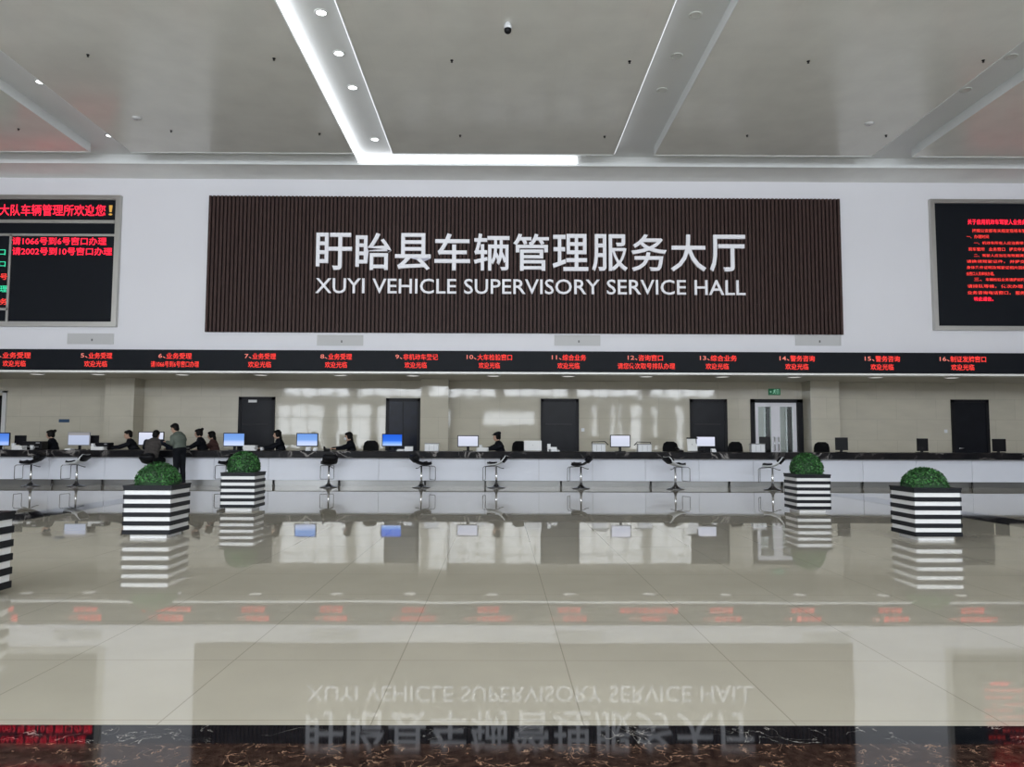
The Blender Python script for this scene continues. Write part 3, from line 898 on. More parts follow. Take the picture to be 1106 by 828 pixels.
q = MB(); q.box(XL + 0.02, XR - 0.02, 0.021, 0.06, PB + 0.005, CB - 0.002); q.build('carcass', M['greyp'], e)
q = MB(); q.box(XL + 0.02, XR - 0.02, 0.10, 0.12, 0, PB + 0.02); q.build('kick_plate', M['kick'], e)
q = MB(); q.box(XL + 0.02, XR - 0.02, 0.06, 0.10, PB, PB + 0.02); q.box(XL + 0.02, XR - 0.02, 0.75, 0.78, 0, CB); q.build('back_panel', M['greyp'], e)
for px in (-60, 56, 110, 172, 295, 366, 459, 524, 606, 703, 788, 845, 932, 1050, 1150):
    x = XY(px, 20.15, 522)
    q = MB(); q.lathe([(0.03, 0), (0.03, 0.02), (0.02, 0.03), (0.02, PB + 0.01)], 12, (x, 0.05, 0)); q.build('foot', M['darkchrome'], e)

# ------------------------------------------------------------------ stools
def make_stool(light):
    e = empty('bar_stool')
    q = MB(); q.lathe([(0.225, 0), (0.225, 0.012), (0.2, 0.02), (0.12, 0.04), (0.06, 0.075), (0.034, 0.12), (0.03, 0.15)], 28); q.build('base', M['darkchrome'], e)
    q = MB(); q.lathe([(0.028, 0.14), (0.028, 0.38), (0.02, 0.385), (0.02, 0.55)], 16); q.build('pole', M['chrome'], e)
    q = MB(); q.tube([(0, -0.02, 0.54), (0.06, -0.10, 0.50), (0.07, -0.15, 0.49)], 0.008, 8); q.rbox(0.07, -0.16, 0.488, 0.025, 0.05, 0.02, 0.006); q.build('lever', M['black'], e)
    q = MB(); pts = [(0.02, 0.03, 0.545), (0.16, 0.28, 0.535), (0.17, 0.31, 0.50), (0.17, 0.31, 0.22), (0.16, 0.31, 0.19), (-0.16, 0.31, 0.19), (-0.17, 0.31, 0.22), (-0.17, 0.31, 0.50), (-0.16, 0.28, 0.535), (-0.02, 0.03, 0.545)]
    q.tube(pts, 0.009, 8)
    q.build('footrest', M['darkchrome'], e)
    # curved shell: profile in the y-z plane, y>0 is the front
    prof = [(0.24, 0.575), (0.20, 0.558), (0.10, 0.55), (0.0, 0.56), (-0.10, 0.59), (-0.18, 0.645), (-0.25, 0.72), (-0.29, 0.79)]
    def sheet(pr, w, th, off=0.0):
        vs = []; fs = []; N = len(pr); S = 6
        for side in (0, 1):
            for i, (y, z) in enumerate(pr):
                j0, j1 = max(0, i - 1), min(N - 1, i + 1)
                ty, tz = pr[j1][0] - pr[j0][0], pr[j1][1] - pr[j0][1]; L = math.hypot(ty, tz)
                ny, nz = (tz / L, -ty / L)
                if nz < 0: ny, nz = -ny, -nz
                d_ = off + (th if side else 0)
                for s_ in range(S + 1):
                    u = s_ / S * 2 - 1
                    curl = 0.03 * u * u
                    ww = w * (1 - 0.25 * (1 if i in (0, N - 1) else 0))
                    vs.append((u * ww / 2, y + ny * (d_ + curl), z + nz * (d_ + curl)))
        W1 = S + 1; B = N * W1
        for i in range(N - 1):
            for s_ in range(S):
                a = i * W1 + s_
                fs.append((a, a + 1, a + W1 + 1, a + W1)); fs.append((B + a, B + a + W1, B + a + W1 + 1, B + a + 1))
        for i in range(N - 1):
            for s_ in (0, S):
                a = i * W1 + s_; fs.append((a, a + W1, B + a + W1, B + a))
        for i in (0, N - 1):
            for s_ in range(S):
                a = i * W1 + s_; fs.append((a, a + 1, B + a + 1, B + a))
        return vs, fs
    q = MB(); v_, f_ = sheet(prof, 0.38, 0.02); q.add(v_, f_, 0, True); q.build('seat_shell', M['shell'] if light else M['blackpad'], e)
    q = MB(); v_, f_ = sheet(prof[:4], 0.37, 0.045, 0.018); q.add(v_, f_, 0, True); q.build('seat_pad', M['blackpad'], e)
    q = MB(); v_, f_ = sheet(prof[5:], 0.37, 0.05, 0.018); q.add(v_, f_, 0, True); v2, f2 = sheet(prof[5:], 0.37, 0.03, -0.032); q.add(v2, f2, 0, True); q.build('back_pad', M['blackpad'], e)
    return e


st_b = make_stool(False); st_l = make_stool(True); used = set()
# local front is +y ; rz turns it.  facing left (front towards -X): rz=90deg
stools = [(33, 90, 0, 19.55, 0, 'black bar stool at the far left end of the counter'),
          (82.5, 80, 1, 19.55, 0, 'bar stool with pale shell, second from the left edge'),
          (247, 60, 0, 19.6, 0, 'black bar stool half hidden behind the rear left striped planter'),
          (355, 20, 0, 19.5, 0, 'black bar stool turned to the counter, left of the blue glass door'),
          (455, -60, 0, 19.5, 0, 'black bar stool in front of the middle stone pilaster'),
          (536, 80, 1, 19.5, 0.0, 'bar stool with pale shell below the clerk in a dark cap near the middle'),
          (627.5, 75, 0, 19.3, 0, 'black bar stool just right of the middle dark door'),
          (729.5, -70, 1, 19.2, 0.0, 'bar stool with pale shell facing right, left of the door beside the glass double door'),
          (834.5, 65, 1, 19.0, 0.0, 'rightmost bar stool, with pale shell, beside the rear right planter')]
for px, a, kind, Y, dz, lab in stools:
    src = st_l if kind else st_b
    if kind in used: o = copy_tree(src)
    else: o = src; used.add(kind)
    o.location = (XY(px, Y, 520), Y, 0); o.rotation_euler = (0, 0, R(a))
    tag(o, lab, 'stool', 'bar stools along the counter')

# ------------------------------------------------------------------ planters
def make_planter():
    e = empty('potted_topiary')
    S = 0.58 / 2; zb = 0.05; H = 0.58
    q = MB(); q.box(-S + 0.07, S - 0.07, -S + 0.07, S - 0.07, 0, zb + 0.01); o = q.build('base', M['potw'], e)
    q = MB(); t_ = 0.03
    s2 = S - 0.012
    q.box(-s2, s2, -s2, -s2 + t_, zb, zb + H - 0.01); q.box(-s2, s2, s2 - t_, s2, zb, zb + H - 0.01); q.box(-s2, -s2 + t_, -s2 + t_, s2 - t_, zb, zb + H - 0.01); q.box(s2 - t_, s2, -s2 + t_, s2 - t_, zb, zb + H - 0.01)
    q.box(-s2 + t_, s2 - t_, -s2 + t_, s2 - t_, zb, zb + 0.03)
    q.build('planter_box', M['potw'], e)
    q = MB(); n = 6; bh = H / 11
    for k in range(n):
        z0 = zb + 2 * k * bh; z1 = z0 + bh * (1.0 if k < 5 else 1.0)
        q.box(-S, S, -S, -S + 0.013, z0, z1); q.box(-S, S, S - 0.013, S, z0, z1); q.box(-S, -S + 0.013, -S + 0.013, S - 0.013, z0, z1); q.box(S - 0.013, S, -S + 0.013, S - 0.013, z0, z1)
    o = q.build('black_bands', M['potb'], e)
    q = MB(); zt = zb + H; q.box(-S - 0.006, S + 0.006, -S - 0.006, -S + 0.05, zt - 0.012, zt + 0.008); q.box(-S - 0.006, S + 0.006, S - 0.05, S + 0.006, zt - 0.012, zt + 0.008); q.box(-S - 0.006, -S + 0.05, -S + 0.05, S - 0.05, zt - 0.012, zt + 0.008); q.box(S - 0.05, S + 0.006, -S + 0.05, S - 0.05, zt - 0.012, zt + 0.008)
    q.build('rim', M['potb'], e)
    q = MB(); q.box(-S + 0.04, S - 0.04, -S + 0.04, S - 0.04, zt - 0.06, zt - 0.03); q.build('soil', M['soil'], e)
    return e


def make_ball(parent, cz, r, seed):
    rnd = random.Random(seed)
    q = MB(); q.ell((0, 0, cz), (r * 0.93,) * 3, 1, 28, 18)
    for k in range(4200):
        z = rnd.uniform(-1, 1); a = rnd.uniform(0, 2 * math.pi); s_ = math.sqrt(1 - z * z)
        n = Vector((s_ * math.cos(a), s_ * math.sin(a), z))
        if cz + n.z * r < 0.54: continue
        c_ = Vector((0, 0, cz)) + n * r * rnd.uniform(0.92, 1.015)
        if c_.z < 0.675 and max(abs(c_.x), abs(c_.y)) > 0.225: continue
        n2 = (n + Vector((rnd.uniform(-.7, .7), rnd.uniform(-.7, .7), rnd.uniform(-.5, .9)))).normalized()
        u = n2.orthogonal().normalized(); u = (Matrix.Rotation(rnd.uniform(0, 6.28), 3, n2) @ u); v = n2.cross(u)
        L = rnd.uniform(0.013, 0.024); Wd = L * 0.55
        q.add([c_ - u * L, c_ + v * Wd + n2 * 0.003, c_ + u * L, c_ - v * Wd + n2 * 0.003], [(0, 1, 2, 3)], 0)
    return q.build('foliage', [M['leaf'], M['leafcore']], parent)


pl0 = make_planter()
pls = [(184, 9.4, 'R', 0.635, 0.275, 'striped black and white planter with round boxwood, left side middle distance'),
       (275.2, 13.05, 'R', 0.72, 0.275, 'striped planter with tall boxwood ball, left side nearest the counter'),
       (None, 5.5, 'R', 0.63, 0.275, 'nearest striped planter, cut off by the left picture edge'),
       (860.5, 13.05, 'L', 0.72, 0.275, 'striped planter with tall boxwood ball, right side nearest the counter'),
       (988, 9.4, 'L', 0.60, 0.28, 'striped planter with low wide boxwood dome, nearer one on the right')]
protos = [pl0]
for i in range(1, 5):
    protos.append(copy_tree(pl0))
for i, (px, Y, side, cz, r, lab) in enumerate(pls):
    o = protos[i]
    if px is None: X = onY(14.5, 590, Y + 0.58).x - 0.29
    elif side == 'R': X = XY(px, Y, 560 if Y < 10 else 530) - 0.29
    else: X = XY(px, Y, 560 if Y < 10 else 530) + 0.29
    o.location = (X, Y + 0.29, 0)
    make_ball(o, cz, r, i)
    tag(o, lab, 'potted plant', 'striped planters with round boxwood')

# ------------------------------------------------------------------ things on the counter
YC = 20.45
def on_counter(px, Y=YC): return (XY(px, Y, 480), Y, CZ)


def monitor(l, r, top, bot, scr, label, Y=YC, rz=0.0, bez='black', grp='screens facing the hall on the counter'):
    x0, x1 = XY(l, Y, 475), XY(r, Y, 475); zt, zb = onY((l + r) / 2, top, Y).z, onY((l + r) / 2, bot, Y).z
    wd, cx = x1 - x0, (x0 + x1) / 2; zt -= CZ; zb = max(zb - CZ, 0.03)
    e = empty('computer_monitor', (cx, Y, CZ), rz); tag(e, label, 'monitor', grp)
    q = MB(); q.rbox(0, 0.018, (zt + zb) / 2, wd, 0.036, zt - zb, 0.008); q.rbox(0, 0.045, (zt + zb) / 2, wd * 0.6, 0.03, (zt - zb) * 0.6, 0.01); q.build('bezel', M[bez], e)
    q = MB(); b_ = 0.022; q.box(-wd / 2 + b_, wd / 2 - b_, -0.003, 0.0, zb + b_, zt - b_)
    q.build('screen', scr, e)
    q = MB(); q.box(-0.035, 0.035, 0.05, 0.07, 0.0, (zt + zb) / 2); sd = q.build('stand', M['black'], e)
    q = MB(); q.rbox(0, 0.05, 0.008, 0.26, 0.2, 0.016, 0.006); q.build('stand_base', M['black'], sd)
    return e


monitor(-11, 10.5, 467, 481.5, BLUE_A, 'blue lit monitor cut off by the left picture edge')
monitor(73, 97.2, 466.5, 481, GREY_S, 'grey white lit monitor near the left end of the counter', bez='greyp')
monitor(149, 177, 466, 481, WHITE_S, 'white lit monitor mostly hidden by the bending man in a vest')
monitor(241, 264.5, 467.2, 482, BLUE_C, 'blue lit monitor in front of the dark door with white plate')
monitor(320, 343.5, 467.5, 482, BLUE_C, 'blue lit monitor between the two dark clerks left of the blue glass door')
monitor(412.5, 435, 468.2, 482, BLUE_B, 'vivid blue lit monitor in front of the blue glass door')
monitor(494, 517, 470, 482.5, WHITE_S, 'white lit monitor just right of the middle stone pilaster')
monitor(659, 681, 469.5, 482.8, WHITE_S, 'white lit monitor between the two central right dark doors')
monitor(751.5, 773, 470.8, 482.5, WHITE_S, 'white lit monitor in front of the dark door beside the glass door', rz=0.05)
DARK = M['black']
G2 = 'dark unlit screens on the counter'
monitor(820.5, 831.5, 471.5, 486, DARK, 'narrow black unlit screen in front of the glass double door', Y=20.6, rz=-0.1, grp=G2)
monitor(902.5, 915.5, 472.3, 486, DARK, 'black unlit screen right of the right stone pilaster', rz=-0.15, grp=G2)
monitor(990.5, 1002.5, 473.3, 487, DARK, 'black unlit screen left of the right end black door', grp=G2)
monitor(1072, 1086.5, 473.8, 487.5, DARK, 'black unlit screen right of the right end black door', grp=G2)
monitor(15.5, 28, 470, 480, DARK, 'small dark screen beside the left edge blue monitor', Y=20.7, grp=G2)
monitor(97.5, 106.5, 470, 481, DARK, 'small dark screen touching the grey white monitor', Y=20.7, grp=G2)


def boxy(name, l, r, top, m, label, cat, Y=YC, dep=0.25, grp=None, extra=None):
    x0, x1 = XY(l, Y, 480), XY(r, Y, 480); h = onY((l + r) / 2, top, Y).z - CZ
    e = empty(name, ((x0 + x1) / 2, Y, CZ)); tag(e, label, cat, grp)
    wd = x1 - x0
    q = MB(); q.rbox(0, 0, h / 2, wd, dep, h, 0.012); q.build('casing', m, e)
    return e, wd, h


def printer(l, r, top, label, Y=20.62, grp='dark printers on the counter'):
    e, wd, h = boxy('printer', l, r, top, M['black'], label, 'printer', Y, 0.3, grp)
    q = MB(); q.rbox(0, -0.16, h * 0.35, wd * 0.7, 0.06, 0.015, 0.004); q.build('paper_tray', M['greyp'], e)
    q = MB(); q.rbox(wd * 0.3, -0.155, h * 0.8, wd * 0.2, 0.012, 0.03, 0.003); q.build('control_panel', M['greyp'], e)


printer(28, 48.5, 476.3, 'black printer between the left edge monitor and a clerk')
printer(106, 120, 477.8, 'black printer right of the grey white monitor')


def doc_box(l, r, top, label, arm=0):
    e, wd, h = boxy('document_scanner', l, r, top + 2, M['white'], label, 'scanner', 20.4, 0.2, 'white document scanners on the counter')
    q = MB(); q.rbox(0, 0, h + 0.012, wd * 1.04, 0.22, 0.022, 0.006); q.build('lid', M['greyp'], e)
    if arm:
        q = MB(); s_ = arm; q.tube([(-s_ * wd / 2, 0.05, h), (-s_ * wd / 2, 0.05, h + 0.06), (s_ * wd * 0.5, 0.02, h + 0.07), (s_ * wd * 0.75, 0.0, h - 0.02)], 0.012, 8); q.build('arm', M['black'], e)
    for k in (-1, 1):
        q = MB(); q.box(k * wd * 0.18 - 0.004, k * wd * 0.18 + 0.004, -0.102, -0.098, 0.02, h - 0.02); q.build('slot', M['greyp'], e)


doc_box(459, 474, 477.2, 'white document scanner with dark lid before the middle pilaster')
doc_box(639.5, 653.5, 477.5, 'white document scanner with arm left of the central right monitor', 1)
doc_box(688.5, 703, 478, 'white document scanner with arm right of the central right monitor', -1)
doc_box(810.5, 825, 477.8, 'white document scanner in front of the glass double door')


def panel_stand(l, r, top, bot, label, rz=0.0, Y=20.4):
    x0, x1 = XY(l, Y, 480), XY(r, Y, 480); h = onY((l + r) / 2, top, Y).z - CZ; hb = max(0.012, onY((l + r) / 2, bot, Y).z - CZ)
    e = empty('notice_stand', ((x0 + x1) / 2, Y, CZ), rz); tag(e, label, 'notice stand')
    wd = x1 - x0
    mt = Matrix.Translation((0, 0, hb)) @ Matrix.Rotation(R(-10), 4, 'X')
    q = MB(); q.rbox(0, 0.0, (h - hb) / 2, wd, 0.012, h - hb, 0.004, mtx=mt); q.build('panel', M['paper'], e)
    q = MB(); q.rbox(0, 0.04, 0.006, wd * 0.8, 0.14, 0.012, 0.004); q.tube([(0, 0.08, 0.01), (0, 0.02, h * 0.6)], 0.008, 6); q.build('foot', M['greyp'], e)
    return e


panel_stand(566, 585, 475.5, 486.5, 'large white notice panel left of the middle dark door')
e = panel_stand(742.5, 753.5, 473.5, 486.8, 'white notice stand with black top left of the tilted white monitor', 0.1)
q = MB(); q.rbox(0, 0.03, (onY(748, 473, 20.4).z - CZ), 0.3, 0.03, 0.035, 0.006); q.build('clip', M['black'], e)

# telephones, cups, paper stacks
def phone(px, label, m='black', Y=20.35, rz=0.3):
    e = empty('telephone', on_counter(px, Y), rz); tag(e, label, 'telephone', 'desk telephones')
    q = MB(); mt = Matrix.Rotation(R(12), 4, 'X'); q.rbox(0, 0, 0.035, 0.17, 0.18, 0.04, 0.01, mtx=mt); q.build('body', M[m], e)
    q = MB(); q.tube([(-0.06, -0.09, 0.075), (-0.06, -0.06, 0.10), (-0.06, 0.06, 0.11), (-0.06, 0.09, 0.09)], [0.022, 0.014, 0.014, 0.022], 10); q.build('handset', M[m], e)
    q = MB()
    for i in range(3):
        for j in range(4):
            q.rbox(0.0 + i * 0.025, -0.05 + j * 0.025, 0.062, 0.016, 0.014, 0.008, 0.003, mtx=mt)
    q.build('keypad', M['greyp'], e)


phone(733.5, 'black desk telephone right of the empty black chair in the middle right')
phone(600, 'white desk telephone in front of the middle dark door', 'white')
phone(353, 'black desk telephone between two dark clerks left of centre')
phone(202, 'black desk telephone behind the man in grey green jacket', Y=20.5)


def cup(px, r, h, label, m='white', Y=20.3):
    e = empty('cup', on_counter(px, Y)); tag(e, label, 'cup', 'white cups on the counter')
    q = MB(); q.lathe([(r * 0.75, 0), (r, h), (r * 0.93, h), (r * 0.68, 0.006)], 20); q.build('body', M[m], e)
    q = MB(); q.tube([(r * 0.88, 0, h * 0.75), (r * 1.5, 0, h * 0.7), (r * 1.45, 0, h * 0.3), (r * 0.8, 0, h * 0.22)], 0.007, 8); q.build('handle', M[m], e)


def papers(px, wpx, h, label, Y=20.3, n=5):
    wd = wpx / F_PX * Y
    e = empty('paper_stack', on_counter(px, Y)); tag(e, label, 'papers', 'white papers and folders on the counter')
    rn = random.Random(int(px)); q = MB()
    for k in range(n):
        mt = Matrix.Rotation(rn.uniform(-0.25, 0.25), 4, 'Z')
        q.box(-wd / 2, wd / 2, -0.11, 0.11, k * h / n, (k + 0.92) * h / n, mtx=mt)
    q.build('sheets', M['paper'], e)


def card_holder(px, wpx, h, label, Y=20.25):
    wd = wpx / F_PX * Y
    e = empty('card_holder', on_counter(px, Y)); tag(e, label, 'card holder', 'small white holders on the counter')
    q = MB(); q.rbox(0, 0, 0.01, wd, 0.12, 0.02, 0.004); q.box(-wd / 2, wd / 2, -0.055, -0.045, 0.01, h * 0.5); q.box(-wd / 2, wd / 2, 0.04, 0.05, 0.01, h); q.build('holder', M['white'], e)
    q = MB(); q.box(-wd / 2 + 0.01, wd / 2 - 0.01, -0.04, 0.035, 0.02, h * 0.85); q.build('cards', M['paper'], e)


cup(14.8, 0.05, 0.17, 'white cup just right of the left edge blue monitor')
papers(21, 11, 0.11, 'white paper heap right of the left edge blue monitor')
cup(34.5, 0.045, 0.12, 'white cup in front of the black printer at the left')
cup(100.3, 0.05, 0.17, 'white cup at the right foot of the grey white monitor')
papers(107, 13, 0.09, 'white papers before the printer right of the grey white monitor')
papers(270.5, 13, 0.14, 'white paper heap right of the blue monitor by the plated door')
cup(264.7, 0.05, 0.13, 'white cup right of the blue monitor by the plated door')
cup(282.5, 0.04, 0.09, 'white cup left of the clerk by the plated door')
card_holder(333, 5, 0.10, 'small white holder under the blue monitor left of centre')
card_holder(340.5, 4, 0.08, 'smaller white holder right below the blue monitor left of centre')
card_holder(441.5, 9, 0.12, 'white holder right of the vivid blue monitor')
papers(433, 7, 0.05, 'low white papers right of the vivid blue monitor')
papers(521, 12, 0.10, 'white papers between the white monitor and the capped clerk')
cup(519, 0.04, 0.17, 'white cup between the white monitor and the capped clerk')
card_holder(597, 9, 0.12, 'white holder left part of the pair before the middle door')
card_holder(593, 3.5, 0.20, 'tall narrow bluish white holder at the left edge of the middle door')
card_holder(770.5, 5, 0.09, 'white holder under the tilted white monitor')
papers(75.5, 6, 0.04, 'low white papers left under the grey white monitor')

# clerks' desk chairs
def make_chair():
    e = empty('office_chair')
    q = MB(); q.rbox(0, 0.0, 0.60, 0.48, 0.46, 0.08, 0.03, seg=3); q.build('seat', M['blackfab'], e)
    q = MB()
    prof = [(0.16, 0.0), (0.20, 0.06), (0.215, 0.18), (0.21, 0.32), (0.18, 0.42), (0.10, 0.475)]
    vs = []; fs = []
    for side in (0, 1):
        for hw, z in prof:
            for s_ in range(9):
                u = s_ / 4 - 1
                vs.append((hw * u, 0.22 + 0.05 * side - 0.05 * u * u + 0.03 * math.sin(z * 5), 0.70 + z))
    B = len(prof) * 9
    for i in range(len(prof) - 1):
        for s_ in range(8):
            a = i * 9 + s_; fs.append((a, a + 1, a + 10, a + 9)); fs.append((B + a, B + a + 9, B + a + 10, B + a + 1))
        for s_ in (0, 8):
            a = i * 9 + s_; fs.append((a, a + 9, B + a + 9, B + a))
    for i in (0, len(prof) - 1):
        for s_ in range(8):
            a = i * 9 + s_; fs.append((a, a + 1, B + a + 1, B + a))
    q.add(vs, fs, 0, True); q.build('backrest', M['blackfab'], e)
    q = MB(); q.tube([(0, 0.1, 0.56), (0, 0.30, 0.58), (0, 0.29, 0.85)], 0.02, 8); q.build('back_bracket', M['black'], e)
    for s_ in (-1, 1):
        q = MB(); q.tube([(s_ * 0.2, 0.05, 0.57), (s_ * 0.27, 0.05, 0.6), (s_ * 0.27, 0.05, 0.78), (s_ * 0.27, 0.14, 0.79), (s_ * 0.27, -0.12, 0.79)], 0.015, 8); q.build('armrest', M['black'], e)
    q = MB(); q.lathe([(0.03, 0.1), (0.03, 0.4), (0.02, 0.4), (0.02, 0.57)], 14); q.build('gas_lift', M['darkchrome'], e)
    q = MB()
    for k in range(5):
        a = k * 2 * math.pi / 5; q.tube([(0, 0, 0.12), (0.28 * math.cos(a), 0.28 * math.sin(a), 0.075)], [0.03, 0.018], 8)
    sb = q.build('star_base', M['black'], e)
    for k in range(5):
        a = k * 2 * math.pi / 5
        q = MB(); q.tube([(0.28 * math.cos(a) - 0.015, 0.28 * math.sin(a), 0.03), (0.28 * math.cos(a) + 0.015, 0.28 * math.sin(a), 0.03)], 0.03, 12)
        q.tube([(0.28 * math.cos(a), 0.28 * math.sin(a), 0.03), (0.28 * math.cos(a), 0.28 * math.sin(a), 0.078)], 0.01, 6); q.build('caster', M['black'], sb)
    return e


ch0 = make_chair()
chairs = [(401, 0.2, 'empty black office chair left of the vivid blue monitor', 0.0), (565, 0.5, 'empty black office chair left of the large white notice panel', 0.0),
          (724, -0.2, 'empty black office chair between the central right monitor and tilted monitor', 0.0), (798.5, 0.2, 'empty black office chair left of the glass double door', 0.0),
          (891, 0.0, 'empty black office chair in front of the right stone pilaster', 0.0)]
for k, (px, rz, lab, dz) in enumerate(chairs):
    o = ch0 if k == 0 else copy_tree(ch0)
    o.location = (XY(px, 21.2, 480), 21.2, dz); o.rotation_euler = (0, 0, rz); tag(o, lab, 'office chair', 'empty office chairs behind the counter')

# ------------------------------------------------------------------ people
V = Vector


def capsule(q, a, b_, ra, rb, mi=0):
    a, b_ = V(a), V(b_)
    q.tube([a, a.lerp(b_, 0.33), a.lerp(b_, 0.66), b_], [ra, ra * 0.67 + rb * 0.33, ra * 0.33 + rb * 0.67, rb], 12, mi)
    q.ell(a, (ra,) * 3, mi, 12, 8); q.ell(b_, (rb,) * 3, mi, 12, 8)


def hand(q, wrist, direction, up, s=1.0, curl=0.5):
    """palm and five unequal bent fingers; direction = along the hand, up = back of hand"""
    d = V(direction).normalized(); n = V(up); n = (n - d * n.dot(d)).normalized(); sd = d.cross(n)
    w_ = V(wrist)
    for k, off in enumerate((-0.028, -0.010, 0.010, 0.028)):
        capsule(q, w_ + d * 0.01 + sd * off * 0.6, w_ + d * 0.085 + sd * off, 0.016, 0.013)
    for k, (off, L) in enumerate(((-0.030, 0.062), (-0.010, 0.075), (0.010, 0.080), (0.030, 0.070))):
        p = w_ + d * 0.088 + sd * off; dd = d.copy(); seg = L * 0.42
        for j in range(3):
            dd = (dd - n * curl * 0.45).normalized(); p2 = p + dd * seg; capsule(q, p, p2, 0.0095 - j * 0.001, 0.0085 - j * 0.001); p = p2; seg *= 0.72
    p = w_ + d * 0.03 + sd * 0.03; p2 = p + (d * 0.6 + sd * 0.7 - n * 0.2).normalized() * 0.04; p3 = p2 + (d * 0.95 + sd * 0.2 - n * 0.2).normalized() * 0.032
    capsule(q, p, p2, 0.014, 0.011); capsule(q, p2, p3, 0.010, 0.008)


def head_mesh(q, neck, c, face, up):
    """skull, jaw, nose, ears. c = head centre"""
    c = V(c); fwd = V(face).normalized(); u = V(up); u = (u - fwd * u.dot(fwd)).normalized(); sd = fwd.cross(u)
    mt = Matrix((sd, fwd, u)).transposed()
    P = lambda x, y, z: c + sd * x + fwd * y + u * z
    q.ell(P(0, -0.01, 0.02), (0.076, 0.095, 0.098), 0, 20, 14, mt)
    q.ell(P(0, 0.022, -0.045), (0.058, 0.068, 0.068), 0, 18, 12, mt)
    q.ell(P(0, 0.062, -0.085), (0.026, 0.024, 0.022), 0, 10, 8, mt)
    capsule(q, P(0, 0.085, 0.012), P(0, 0.105, -0.022), 0.009, 0.014)
    q.ell(P(0, 0.084, -0.055), (0.024, 0.012, 0.009), 0, 10, 8, mt)
    for s_ in (-1, 1):
        q.ell(P(s_ * 0.078, -0.005, -0.005), (0.010, 0.018, 0.032), 0, 10, 8, mt)
        q.ell(P(s_ * 0.032, 0.072, 0.022), (0.022, 0.012, 0.008), 0, 10, 8, mt)
    capsule(q, V(neck), P(0, -0.015, -0.06), 0.055, 0.05)
    return P, mt


